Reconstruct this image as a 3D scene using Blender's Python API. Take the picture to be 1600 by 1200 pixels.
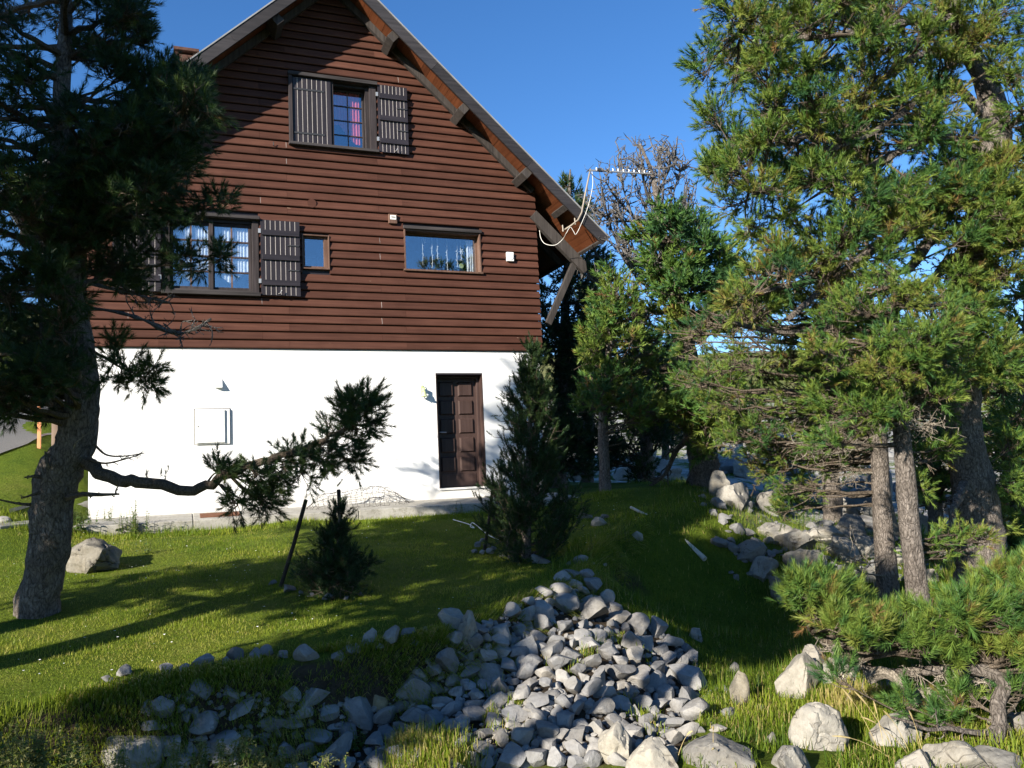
import bpy, bmesh, math, random
import numpy as np
from mathutils import Vector, Matrix

S = bpy.context.scene
for o in list(bpy.data.objects):
    bpy.data.objects.remove(o)
COL = S.collection

# ------------------------------------------------------------------ camera, sky, sun, exposure
FPX, PITCH, ROLL, YAW = 1305.0, 0.1053, -0.0465, 0.3775      # focal length in photo pixels, camera angles
CAM = np.array([-6.0764, -13.8054, 0.3942])
_f = np.array([math.sin(YAW) * math.cos(PITCH), math.cos(YAW) * math.cos(PITCH), math.sin(PITCH)])
_rt = np.array([math.cos(YAW), -math.sin(YAW), 0.0])
_up = np.cross(_rt, _f)
_r = math.cos(ROLL) * _rt + math.sin(ROLL) * _up
_u = -math.sin(ROLL) * _rt + math.cos(ROLL) * _up
cam = bpy.data.cameras.new('camera')
cam.sensor_width = 36.0
cam.lens = FPX / 1600.0 * 36.0
cam.clip_start, cam.clip_end = 0.05, 3000.0
camo = bpy.data.objects.new('camera', cam)
COL.objects.link(camo)
m = Matrix.Identity(4)
for i in range(3):
    m[i][0], m[i][1], m[i][2], m[i][3] = _r[i], _u[i], -_f[i], CAM[i]
camo.matrix_world = m
S.camera = camo

SUN = np.array([-1.58, -1.0, 0.74])                         # towards the sun
SUN /= np.linalg.norm(SUN)
w = bpy.data.worlds.new('World')
S.world = w
w.use_nodes = True
nt = w.node_tree
bg = nt.nodes['Background']
sky = nt.nodes.new('ShaderNodeTexSky')
sky.sky_type = 'NISHITA'
sky.sun_disc = False
sky.sun_elevation = math.asin(SUN[2])
sky.sun_rotation = math.atan2(SUN[0], SUN[1])
sky.altitude = 1600.0
sky.air_density = 1.0
sky.dust_density = 0.3
sky.ozone_density = 2.5
hsv = nt.nodes.new('ShaderNodeHueSaturation')
hsv.inputs['Saturation'].default_value = 1.24
hsv.inputs['Hue'].default_value = 0.506
nt.links.new(sky.outputs[0], hsv.inputs['Color'])
nt.links.new(hsv.outputs[0], bg.inputs[0])
bg.inputs[1].default_value = 0.092
sun = bpy.data.lights.new('sun', 'SUN')
sun.energy = 5.0
sun.angle = math.radians(0.5)
sun.color = (1.0, 0.93, 0.82)
suno = bpy.data.objects.new('sun', sun)
COL.objects.link(suno)
suno.rotation_euler = Vector(SUN).to_track_quat('Z', 'Y').to_euler()
S.view_settings.view_transform = 'Standard'
S.view_settings.look = 'None'
S.view_settings.gamma = 1.0
S.view_settings.use_curve_mapping = False
S.view_settings.exposure = 1.24
S.cycles.max_bounces = 6
S.cycles.transparent_max_bounces = 12

# ------------------------------------------------------------------ where things stand
def ray(x, y):
    return _f + _r * (x - 800) / FPX + _u * (600 - y) / FPX
def atD(x, y, D):
    return CAM + ray(x, y) * D
def atY(x, y, Y):
    d = ray(x, y)
    return CAM + d * (Y - CAM[1]) / d[1]
def pxm(D):
    return FPX / D

_rng = np.random.RandomState(7)
_H = _rng.rand(64, 64, 64)
def vnoise(p):
    p = np.asarray(p, float)
    i = np.floor(p).astype(int)
    f = p - i
    f = f * f * (3 - 2 * f)
    i0, i1 = i & 63, (i + 1) & 63
    r = 0
    for a in (0, 1):
        for b in (0, 1):
            for c in (0, 1):
                wx = f[..., 0] if a else 1 - f[..., 0]
                wy = f[..., 1] if b else 1 - f[..., 1]
                wz = f[..., 2] if c else 1 - f[..., 2]
                r = r + wx * wy * wz * _H[(i1 if a else i0)[..., 0], (i1 if b else i0)[..., 1], (i1 if c else i0)[..., 2]]
    return r * 2 - 1
def fbm(p, oct=4):
    s, a = 0, 1.0
    p = np.asarray(p, float)
    for k in range(oct):
        s = s + a * vnoise(p * (2.03 ** k) + 11.3 * k)
        a *= 0.5
    return s

# lower ground: control points (photo pixel, distance) -> heights, plus a few placed by hand
CTRL = [(650, 1170, 5.55), (760, 1100, 6.05), (880, 1060, 6.5), (900, 1180, 5.2), (1050, 1130, 5.9), (1000, 1000, 7.6), (900, 985, 7.5),
        (950, 920, 8.8), (1190, 1085, 7.7), (1160, 1000, 9.9), (1120, 1080, 7.0), (1280, 1170, 5.5), (1500, 1180, 4.9), (1110, 1180, 4.8),
        (1400, 955, 8.2), (1300, 1010, 6.9), (1530, 935, 10.0), (1150, 905, 12), (1250, 880, 12.5), (1105, 812, 16), (1300, 850, 15),
        (1450, 800, 19), (1250, 765, 27), (1180, 720, 30), (1380, 740, 30), (1000, 745, 28), (960, 758, 17.5), (1600, 800, 20), (1700, 900, 11),
        (1130, 640, 70), (1400, 640, 75), (900, 640, 75), (1120, 556, 230), (1260, 552, 230), (1580, 536, 230), (1900, 540, 230), (700, 560, 230)]
_cp = [tuple(atD(*c)) for c in CTRL]
_cp += [(-6, -13.8, -1.25), (-9, -11, -1.25), (-6.6, -9.2, -1.5), (-8, -9.2, -1.35), (-5.6, -8.6, -1.52), (-4.8, -8.6, -1.45), (-3, -13, -1.3), (-2, -10.5, -1.35), (-6.0, -7.8, -1.6), (-5.4, -7.72, -1.6), (-4.9, -7.62, -1.5), (-12, -14, -1.0), (-8, -20, -1.0), (0, -18, -1.3),
        (5, -12, -1.4), (12, -14, -1.0), (-13, -9, -0.9), (-20, -20, -0.5), (20, -30, -1), (-5, -60, 0), (60, -40, 3), (-60, -60, 4), (-120, 60, 25), (-200, 220, 40),
        (-10, 8, 1.0), (-4, 8, -0.3), (-30, 20, 4), (300, 20, 30), (-4, -4.5, -1.1), (-8, -4, -0.8), (0, -3, -0.9)]
_cp = np.array(_cp)
_A = np.linalg.norm(_cp[:, None, :2] - _cp[None, :, :2], axis=2)
_n = len(_cp)
_M = np.zeros((_n + 1, _n + 1))
_M[:_n, :_n] = _A
_M[:_n, _n] = 1
_M[_n, :_n] = 1
_w = np.linalg.solve(_M, np.r_[_cp[:, 2], 0])
def lower(X, Y):
    z = np.full(X.shape, _w[_n])
    for k in range(_n):
        z = z + _w[k] * np.hypot(X - _cp[k, 0], Y - _cp[k, 1])
    return z
def sstep(x):
    x = np.clip(x, 0, 1)
    return x * x * (3 - 2 * x)
def upper(X, Y):
    z = np.where(Y < -1, -0.19 + 0.112 * (Y + 1), -0.19)
    left = sstep((-6.9 - X) / 1.6)
    z = z + left * 0.30 * np.maximum(0, Y + 2.4) * (1 - 0.35 * sstep((Y - 3) / 6))
    z = z + 0.19 * sstep((X + 0.8) / 1.8) * sstep((Y + 4) / 3)
    return z
# rim of the lawn terrace, left to right, with the width over which the ground drops from it
EDGE = np.array([(-40, -9.2), (-12, -8.4), (-8.3, -7.9), (-6.9, -7.55), (-6.03, -7.4), (-5.4, -7.32), (-4.83, -7.25), (-4.3, -7.2), (-4.0, -7.12), (-3.3, -6.6), (-2.62, -6.0),
                 (-1.9, -5.3), (-1.3, -4.3), (-0.2, -3.2), (1.3, -2.2), (2.9, 0.4), (4.2, 3.5), (5, 9), (5, 40)], float)
EW = np.array([1.6, 1.5, 1.1, 0.45, 0.32, 0.32, 0.32, 0.3, 0.35, 0.4, 0.4, 0.5, 0.8, 1.6, 2.4, 3, 3, 4, 6], float)
def rim(X, Y):
    best = np.full(X.shape, 1e9)
    wd = np.ones(X.shape)
    for k in range(len(EDGE) - 1):
        a, b = EDGE[k], EDGE[k + 1]
        e = b - a
        t = np.clip(((X - a[0]) * e[0] + (Y - a[1]) * e[1]) / (e @ e), 0, 1)
        d = np.hypot(X - a[0] - t * e[0], Y - a[1] - t * e[1])
        wk = EW[k] + t * (EW[k + 1] - EW[k])
        s = np.where(e[0] * (Y - a[1]) - e[1] * (X - a[0]) > 0, 1.0, -1.0)
        better = d < best - 1e-9
        best = np.where(better, d, best)
        wd = np.where(better, wk, wd)
        sg = s if k == 0 else np.where(better, s, sg)
    return best * sg, wd
def ground(X, Y):
    X = np.asarray(X, float)
    Y = np.asarray(Y, float)
    d, wd = rim(X, Y)
    d = d + 0.12 * fbm(np.stack([X * 1.3, Y * 1.3, X * 0], -1), 3) * np.minimum(1, wd * 2)
    s = sstep((d + wd) / wd)
    lo = lower(X, Y)
    up = upper(X, Y)
    z = lo + (np.maximum(up, lo - 0.4) - lo) * s
    far = np.hypot(X - CAM[0], Y - CAM[1])
    P = np.stack([X, Y, X * 0], -1)
    z = z + 0.035 * fbm(P * 0.9, 3) * sstep((far - 1) / 3)
    z = z + (1 - s) * (0.06 * fbm(P * 1.7 + 5, 3)) + sstep((far - 16) / 20) * 0.5 * fbm(P * 0.13, 4) * np.where(s > 0.5, 0.1, 1)
    return z
def gz(x, y):
    return float(ground(np.array([x]), np.array([y]))[0])
def hit(px, py, dmax=60, dmin=3.0):
    """where the ray through a photo pixel meets the ground"""
    d = ray(px, py)
    t = np.concatenate([np.arange(dmin, 14, 0.03), np.arange(14, dmax, 0.15)])
    P = CAM[None] + t[:, None] * d[None]
    below = P[:, 2] < ground(P[:, 0], P[:, 1])
    if not below.any():
        return P[-1]
    return P[int(np.argmax(below))]
def hits(pxs, dmax=60, dmin=3.0):
    return [hit(p[0], p[1], dmax, dmin) for p in pxs]

# ------------------------------------------------------------------ mesh building
class MB:
    def __init__(s):
        s.v, s.f, s.n = [], [], 0
    def add(s, v, f):
        v = np.asarray(v, float)
        s.v.append(v)
        s.f += [tuple(i + s.n for i in q) for q in f]
        s.n += len(v)
        return s
    def box(s, x0, x1, y0, y1, z0, z1):
        v = [(x0, y0, z0), (x1, y0, z0), (x1, y1, z0), (x0, y1, z0), (x0, y0, z1), (x1, y0, z1), (x1, y1, z1), (x0, y1, z1)]
        return s.add(v, [(3, 2, 1, 0), (4, 5, 6, 7), (0, 1, 5, 4), (1, 2, 6, 5), (2, 3, 7, 6), (3, 0, 4, 7)])
    def bar(s, a, b, wx, wy, upv=(0, 0, 1)):
        a, b = np.asarray(a, float), np.asarray(b, float)
        d = b - a
        d /= np.linalg.norm(d)
        x = np.cross(d, upv)
        x /= np.linalg.norm(x)
        y = np.cross(x, d)
        v = []
        for p in (a, b):
            for sx, sy in ((-1, -1), (1, -1), (1, 1), (-1, 1)):
                v.append(p + x * sx * wx / 2 + y * sy * wy / 2)
        return s.add(v, [(0, 1, 2, 3), (7, 6, 5, 4), (0, 4, 5, 1), (1, 5, 6, 2), (2, 6, 7, 3), (3, 7, 4, 0)])
    def tube(s, pts, rad, k=6, cap=True):
        v, f = tube(pts, rad, k, cap)
        return s.add(v, f)
    def prism(s, poly, y0, y1):
        """polygon of (x, z) extruded along y"""
        n = len(poly)
        v = [(x, y0, z) for x, z in poly] + [(x, y1, z) for x, z in poly]
        f = [tuple(range(n)), tuple(range(2 * n - 1, n - 1, -1))]
        f += [(i, i + n, (i + 1) % n + n, (i + 1) % n) for i in range(n)]
        return s.add(v, f)
    def build(s, name, mat, parent=None, smooth=False, bevel=0, kind=None, loc=None):
        v = np.concatenate(s.v) if s.v else np.zeros((0, 3))
        return mk(name, v, s.f, mat, parent, smooth, bevel, kind, loc)

def frames(pts):
    pts = np.asarray(pts, float)
    t = np.gradient(pts, axis=0)
    t /= np.linalg.norm(t, axis=1)[:, None] + 1e-12
    ref = np.array([0, 0, 1.0]) if abs(t[0][2]) < 0.9 else np.array([1.0, 0, 0])
    xs = []
    x = np.cross(t[0], ref)
    for k in range(len(pts)):
        x = x - t[k] * (x @ t[k])
        x = x / (np.linalg.norm(x) + 1e-12)
        xs.append(x)
    xs = np.array(xs)
    return t, xs, np.cross(t, xs)
def tube(pts, rad, k=6, cap=True):
    pts = np.asarray(pts, float)
    rad = np.broadcast_to(np.asarray(rad, float), (len(pts),))
    t, x, y = frames(pts)
    a = np.arange(k) * 2 * math.pi / k
    v = pts[:, None] + rad[:, None, None] * (np.cos(a)[None, :, None] * x[:, None] + np.sin(a)[None, :, None] * y[:, None])
    v = v.reshape(-1, 3)
    f = []
    for i in range(len(pts) - 1):
        for j in range(k):
            f.append((i * k + j, i * k + (j + 1) % k, (i + 1) * k + (j + 1) % k, (i + 1) * k + j))
    if cap:
        f.append(tuple(range(k - 1, -1, -1)))
        f.append(tuple((len(pts) - 1) * k + j for j in range(k)))
    return v, f

def raw_mesh(name, v, f):
    me = bpy.data.meshes.new(name)
    v = np.asarray(v, np.float32)
    if isinstance(f, np.ndarray):
        n, k = f.shape
        me.vertices.add(len(v))
        me.vertices.foreach_set('co', v.ravel())
        me.loops.add(n * k)
        me.loops.foreach_set('vertex_index', f.astype(np.int32).ravel())
        me.polygons.add(n)
        me.polygons.foreach_set('loop_start', np.arange(0, n * k, k, dtype=np.int32))
        me.update(calc_edges=True)
    else:
        me.from_pydata(v.tolist(), [], f)
        me.update()
    return me
def link(name, me, mat=None, parent=None, kind=None, loc=None):
    o = bpy.data.objects.new(name, me)
    if mat is not None and len(me.materials) == 0:
        me.materials.append(mat)
    COL.objects.link(o)
    if parent is not None:
        o.parent = parent
    if loc is not None:
        o.location = loc
    if kind:
        o['kind'] = kind
    return o
def mk(name, v, f, mat, parent=None, smooth=False, bevel=0, kind=None, loc=None):
    """one object; verts in world space, made relative to the things above it"""
    base = np.zeros(3)
    p = parent
    while p is not None:
        base = base + np.array(p.location)
        p = p.parent
    if loc is None:
        loc = base
        off = base
        lc = (0, 0, 0)
    else:
        off = np.asarray(loc, float)
        lc = off - base
    me = raw_mesh(name, np.asarray(v, float) - off, f)
    if smooth:
        me.polygons.foreach_set('use_smooth', np.ones(len(me.polygons), bool))
    o = link(name, me, mat, parent, kind, lc)
    if bevel:
        b = o.modifiers.new('bevel', 'BEVEL')
        b.width = bevel
        b.segments = 2
        b.limit_method = 'ANGLE'
    return o
def tag(o, label=None, cat=None, group=None, kind=None):
    if label: o['label'] = label
    if cat: o['category'] = cat
    if group: o['group'] = group
    if kind: o['kind'] = kind
    return o
def empty(name, loc, label=None, cat=None, group=None):
    o = bpy.data.objects.new(name, None)
    o.empty_display_size = 0.2
    COL.objects.link(o)
    o.location = loc
    return tag(o, label, cat, group)
def fattr(me, name, vals):
    a = me.attributes.new(name, 'FLOAT', 'POINT')
    a.data.foreach_set('value', np.asarray(vals, np.float32))

# ------------------------------------------------------------------ materials
class N:
    def __init__(s, name):
        s.m = bpy.data.materials.new(name)
        s.m.use_nodes = True
        s.t = s.m.node_tree
        s.b = s.t.nodes['Principled BSDF']
        s.out = s.t.nodes['Material Output']
    def n(s, typ, **k):
        x = s.t.nodes.new(typ)
        for a, b in k.items():
            if isinstance(a, str) and a[0] == '_':
                x.inputs[a[1:].replace('_', ' ')].default_value = b
            else:
                setattr(x, a, b)
        return x
    def l(s, a, b):
        s.t.links.new(a, b)
    def pos(s, obj=False):
        tc = s.n('ShaderNodeTexCoord')
        if obj:
            return tc.outputs['Object']
        return s.n('ShaderNodeNewGeometry').outputs['Position']
    def mapping(s, v, scale=(1, 1, 1)):
        mp = s.n('ShaderNodeMapping')
        mp.inputs['Scale'].default_value = scale
        s.l(v, mp.inputs['Vector'])
        return mp.outputs[0]
    def noise(s, v, scale, detail=6, rough=0.6, dist=0):
        x = s.n('ShaderNodeTexNoise')
        x.inputs['Scale'].default_value = scale
        x.inputs['Detail'].default_value = detail
        x.inputs['Roughness'].default_value = rough
        x.inputs['Distortion'].default_value = dist
        s.l(v, x.inputs['Vector'])
        return x.outputs['Fac']
    def voro(s, v, scale, feature='F1', out='Distance'):
        x = s.n('ShaderNodeTexVoronoi')
        x.feature = feature
        x.inputs['Scale'].default_value = scale
        s.l(v, x.inputs['Vector'])
        return x.outputs[out]
    def ramp(s, fac, stops):
        x = s.n('ShaderNodeValToRGB')
        e = x.color_ramp.elements
        while len(e) < len(stops):
            e.new(0.5)
        for q, (p, c) in zip(e, stops):
            q.position = p
            q.color = (*c, 1) if len(c) == 3 else c
        s.l(fac, x.inputs[0])
        return x.outputs[0]
    def mix(s, fac, a, b, mode='MIX'):
        x = s.n('ShaderNodeMix', data_type='RGBA', blend_type=mode)
        for sock, val in ((x.inputs[0], fac), (x.inputs[6], a), (x.inputs[7], b)):
            if hasattr(val, 'links'):
                s.l(val, sock)
            elif isinstance(val, (int, float)):
                sock.default_value = val
            else:
                sock.default_value = (*val, 1)
        return x.outputs[2]
    def math(s, op, a, b=0.5):
        x = s.n('ShaderNodeMath', operation=op)
        for sock, val in ((x.inputs[0], a), (x.inputs[1], b)):
            if hasattr(val, 'links'):
                s.l(val, sock)
            else:
                sock.default_value = val
        return x.outputs[0]
    def bump(s, h, strength=0.5, dist=0.02):
        x = s.n('ShaderNodeBump')
        x.inputs['Strength'].default_value = strength
        x.inputs['Distance'].default_value = dist
        s.l(h, x.inputs['Height'])
        s.l(x.outputs[0], s.b.inputs['Normal'])
    def col(s, c):
        if hasattr(c, 'links'):
            s.l(c, s.b.inputs['Base Color'])
        else:
            s.b.inputs['Base Color'].default_value = (*c, 1)
        return s
    def rough(s, r, spec=0.3):
        s.b.inputs['Roughness'].default_value = r
        s.b.inputs['Specular IOR Level'].default_value = spec
        return s
    def rnd(s):
        return s.n('ShaderNodeObjectInfo').outputs['Random']
    def attr(s, name):
        return s.n('ShaderNodeAttribute', attribute_name=name).outputs['Fac']

def g3(a, k):
    return tuple(x * k for x in a)
def m_plain(name, c, r=0.6, spec=0.3, var=0.15, sc=8, bump=0.0, metal=0):
    q = N(name).rough(r, spec)
    p = q.pos()
    q.col(q.ramp(q.noise(p, sc, 5), [(0.3, g3(c, 1 - var)), (0.7, g3(c, 1 + var))]))
    if bump:
        q.bump(q.noise(p, sc * 6, 4), bump, 0.01)
    q.b.inputs['Metallic'].default_value = metal
    return q.m
def m_wood(name, c1, c2, axis=0, r=0.55, spec=0.25, fleck=None, bump=0.25, objvar=0.25):
    """painted or weathered timber with grain along one world axis"""
    q = N(name).rough(r, spec)
    p = q.pos()
    sc = [30, 30, 30]
    sc[axis] = 1.3
    off = q.n('ShaderNodeVectorMath', operation='ADD')
    q.l(p, off.inputs[0])
    rn = q.n('ShaderNodeVectorMath', operation='SCALE')
    rn.inputs[0].default_value = (13.0, 7.0, 5.0)
    q.l(q.rnd(), rn.inputs['Scale'])
    q.l(rn.outputs[0], off.inputs[1])
    p2 = off.outputs[0]
    g = q.noise(q.mapping(p2, sc), 1.0, 6, 0.65)
    big = q.noise(p2, 1.4, 4, 0.6)
    c = q.ramp(g, [(0.30, c1), (0.72, c2)])
    c = q.mix(q.ramp(big, [(0.35, (0, 0, 0)), (0.7, (1, 1, 1))]), c, q.mix(1.0, c, (0.72, 0.70, 0.68), 'MULTIPLY'))
    if objvar:
        c = q.mix(1.0, c, q.ramp(q.rnd(), [(0, (1 - objvar,) * 3), (1, (1 + objvar * 0.4,) * 3)]), 'MULTIPLY')
    if fleck:
        fl = q.noise(q.mapping(p2, [s_ * 0.45 + 2 for s_ in sc]), 1.0, 3, 0.6)
        c = q.mix(q.ramp(fl, [(0.735, (0, 0, 0)), (0.76, (0.75, 0.75, 0.75))]), c, fleck)
    q.col(c)
    q.bump(g, bump, 0.004)
    return q.m
M = {}
M['siding'] = m_wood('siding_paint', (0.062, 0.0245, 0.0165), (0.106, 0.0455, 0.030), 0, 0.65, 0.15, fleck=(0.34, 0.24, 0.16), objvar=0.2)
M['darkwood'] = m_wood('dark_brown_paint', (0.016, 0.0135, 0.0175), (0.036, 0.030, 0.036), 2, 0.5, 0.3)
M['darkwoodx'] = m_wood('dark_brown_rail_paint', (0.016, 0.0135, 0.0175), (0.036, 0.030, 0.036), 0, 0.5, 0.3)
M['frame'] = m_wood('window_frame_paint', (0.10, 0.055, 0.04), (0.20, 0.12, 0.085), 2, 0.6, 0.2)
M['greyframe'] = m_wood('weathered_frame', (0.022, 0.018, 0.019), (0.058, 0.047, 0.048), 2, 0.7, 0.2)
M['greyframex'] = m_wood('weathered_sill', (0.026, 0.023, 0.024), (0.075, 0.066, 0.064), 0, 0.7, 0.2)
M['barge'] = m_wood('weathered_bargeboard', (0.018, 0.017, 0.019), (0.050, 0.045, 0.047), 0, 0.65, 0.25, fleck=(0.2, 0.17, 0.15))
M['beam'] = m_wood('weathered_beam', (0.036, 0.031, 0.029), (0.095, 0.083, 0.076), 2, 0.75, 0.15)
M['soffit'] = m_wood('soffit_boards', (0.11, 0.034, 0.013), (0.19, 0.064, 0.026), 1, 0.6, 0.2)
M['door'] = m_wood('door_varnish', (0.046, 0.027, 0.023), (0.082, 0.052, 0.045), 2, 0.45, 0.35, objvar=0.1)
M['lath'] = m_plain('pale_lath', (0.40, 0.36, 0.33), 0.6, 0.2, 0.12, 20)
M['roofing'] = m_plain('grey_metal_roofing', (0.22, 0.22, 0.22), 0.45, 0.4, 0.2, 3)
M['metal'] = m_plain('galvanised_metal', (0.45, 0.44, 0.42), 0.4, 0.5, 0.15, 12, 0, 0.6)
M['iron'] = m_plain('black_iron', (0.03, 0.03, 0.032), 0.5, 0.4)
M['white'] = m_plain('white_plastic', (0.78, 0.77, 0.74), 0.45, 0.4, 0.04)
M['cable'] = m_plain('white_cable', (0.72, 0.70, 0.64), 0.5, 0.3, 0.08)
M['mast'] = m_plain('tan_mast_paint', (0.27, 0.23, 0.18), 0.5, 0.3)
M['bell'] = m_plain('green_bronze', (0.46, 0.52, 0.26), 0.45, 0.4, 0.2, 40)
M['brick'] = m_plain('red_brick', (0.085, 0.045, 0.034), 0.85, 0.1, 0.3, 14)
M['mat'] = m_plain('rust_mat', (0.16, 0.075, 0.045), 0.95, 0.05, 0.3, 30, 0.3)
M['pink'] = m_plain('pink_cloth', (0.75, 0.16, 0.16), 0.9, 0.05, 0.1)
M['net'] = m_plain('white_net_cloth', (0.82, 0.83, 0.84), 0.9, 0.05, 0.05)
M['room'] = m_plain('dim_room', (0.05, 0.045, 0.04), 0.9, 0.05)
M['post_orange'] = m_plain('orange_post_paint', (0.62, 0.26, 0.12), 0.6, 0.2, 0.12, 6)
M['fence_post'] = m_wood('weathered_post', (0.12, 0.08, 0.06), (0.24, 0.18, 0.14), 2, 0.8, 0.1)
M['stake'] = m_plain('dark_stake', (0.035, 0.028, 0.026), 0.7, 0.2)
M['polewood'] = m_plain('bleached_pole', (0.50, 0.46, 0.38), 0.7, 0.2, 0.15, 10)

q = N('white_render').rough(0.85, 0.15)
p = q.pos()
c = q.ramp(q.noise(p, 1.2, 6, 0.65), [(0.3, (0.77, 0.77, 0.755)), (0.7, (0.83, 0.83, 0.81))])
sep = q.n('ShaderNodeSeparateXYZ'); q.l(p, sep.inputs[0])
low = q.math('ADD', sep.outputs[2], q.math('MULTIPLY', q.noise(p, 7, 5), -0.22))
c = q.mix(q.ramp(low, [(0.0, (0.55,) * 3), (0.16, (0, 0, 0))]), c, (0.50, 0.47, 0.41))
q.col(c)
q.bump(q.noise(p, 120, 5, 0.7), 0.35, 0.004)
M['render'] = q.m

def m_stone(name, c1, c2, c3, lichen=(0.30, 0.30, 0.26), crack=0.5, obj=True, sc=1.0):
    q = N(name).rough(0.9, 0.12)
    p = q.pos()
    big = q.noise(p, 2.2 * sc, 6, 0.65, 0.4)
    fine = q.noise(p, 26 * sc, 6, 0.7)
    c = q.ramp(big, [(0.28, c1), (0.52, c2), (0.75, c3)])
    c = q.mix(q.ramp(fine, [(0.35, (0.5,) * 3), (0.55, (0, 0, 0))]), c, q.mix(1.0, c, (0.62, 0.61, 0.6), 'MULTIPLY'))
    sp = q.noise(p, 60 * sc, 3, 0.6)
    c = q.mix(q.ramp(sp, [(0.66, (0, 0, 0)), (0.70, (0.7,) * 3)]), c, lichen)
    wv = q.n('ShaderNodeVectorMath', operation='ADD'); q.l(p, wv.inputs[0])
    d2 = q.n('ShaderNodeVectorMath', operation='SCALE'); d2.inputs['Scale'].default_value = 0.8 / sc
    nn = q.n('ShaderNodeTexNoise'); nn.inputs['Scale'].default_value = 3.0 * sc; q.l(p, nn.inputs['Vector'])
    q.l(nn.outputs['Color'], d2.inputs[0]); q.l(d2.outputs[0], wv.inputs[1])
    cr = q.voro(wv.outputs[0], 2.3 * sc, 'DISTANCE_TO_EDGE')
    crk = q.ramp(cr, [(0.0, (0, 0, 0)), (0.018, (1, 1, 1))])
    crk = q.mix(q.ramp(q.noise(p, 3.0 * sc, 3), [(0.48, (1, 1, 1)), (0.6, (0, 0, 0))]), crk, (1.0, 1.0, 1.0))
    c = q.mix(q.math('MULTIPLY', q.math('SUBTRACT', 1.0, crk), crack), c, (0.10, 0.09, 0.08))
    c = q.mix(1.0, c, q.ramp(q.rnd(), [(0, (0.72, 0.72, 0.72)), (0.5, (1, 0.99, 0.97)), (1, (1.15, 1.11, 1.03))]), 'MULTIPLY')
    dirt = q.ramp(q.noise(p, 1.3 * sc, 5, 0.7), [(0.50, (0, 0, 0)), (0.70, (0.5,) * 3)])
    c = q.mix(dirt, c, q.mix(1.0, c, (0.72, 0.62, 0.46), 'MULTIPLY'))
    q.col(c)
    h = q.math('ADD', q.math('MULTIPLY', fine, 0.5), q.math('MULTIPLY', crk, 0.6 * crack))
    h = q.math('ADD', h, q.math('MULTIPLY', q.noise(p, 9 * sc, 5, 0.6), 1.2))
    q.bump(h, 0.6, 0.022)
    return q.m
M['stone'] = m_stone('grey_limestone', (0.165, 0.163, 0.162), (0.255, 0.251, 0.246), (0.35, 0.342, 0.33), crack=0.35)
M['boulder'] = m_stone('pale_limestone', (0.185, 0.175, 0.155), (0.28, 0.265, 0.235), (0.37, 0.35, 0.31), crack=0.9)
M['mossyrock'] = m_stone('mossy_limestone', (0.10, 0.092, 0.075), (0.20, 0.185, 0.155), (0.29, 0.265, 0.22), lichen=(0.16, 0.14, 0.05), crack=0.9, sc=1.2)
M['tanstone'] = m_stone('ochre_stone', (0.24, 0.19, 0.11), (0.32, 0.26, 0.16), (0.36, 0.30, 0.2), crack=0.2)

def m_bark(name, c1, c2, sc=1.0, bump=0.9):
    q = N(name).rough(0.95, 0.05)
    p = q.pos()
    nn = q.n('ShaderNodeTexNoise'); nn.inputs['Scale'].default_value = 7.0; q.l(p, nn.inputs['Vector'])
    d2 = q.n('ShaderNodeVectorMath', operation='SCALE'); d2.inputs['Scale'].default_value = 0.12
    q.l(nn.outputs['Color'], d2.inputs[0])
    ad = q.n('ShaderNodeVectorMath', operation='ADD'); q.l(p, ad.inputs[0]); q.l(d2.outputs[0], ad.inputs[1])
    pm = q.mapping(ad.outputs[0], (1, 1, 0.42))
    cr = q.voro(pm, 34 * sc, 'DISTANCE_TO_EDGE')
    pl = q.ramp(cr, [(0.0, (0, 0, 0)), (0.22, (1, 1, 1))])
    fis = q.noise(q.mapping(p, (1, 1, 0.3)), 30 * sc, 5, 0.7, 1.2)
    fis = q.ramp(fis, [(0.40, (0, 0, 0)), (0.56, (1, 1, 1))])
    pl = q.mix(0.5, pl, fis)
    fine = q.noise(p, 70 * sc, 5, 0.75)
    c = q.ramp(q.math('ADD', q.math('MULTIPLY', q.noise(p, 3.5, 5), 0.6), q.math('MULTIPLY', fine, 0.4)), [(0.3, c1), (0.68, c2)])
    c = q.mix(q.math('MULTIPLY', q.math('SUBTRACT', 1.0, pl), 1.0), c, g3(c1, 0.38))
    q.col(c)
    q.bump(q.math('ADD', q.math('MULTIPLY', pl, 0.7), q.math('MULTIPLY', fine, 0.5)), bump, 0.022)
    return q.m
M['bark'] = m_bark('grey_pine_bark', (0.15, 0.125, 0.105), (0.30, 0.26, 0.225))
M['twig'] = m_bark('brown_twig_bark', (0.10, 0.078, 0.058), (0.21, 0.17, 0.13), 2.0, 0.5)
M['deadwood'] = m_bark('bleached_dead_wood', (0.22, 0.185, 0.145), (0.42, 0.37, 0.30), 2.0, 0.5)
M['deadgrey'] = m_bark('grey_dead_twigs', (0.125, 0.115, 0.108), (0.25, 0.235, 0.22), 2.0, 0.5)

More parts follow.
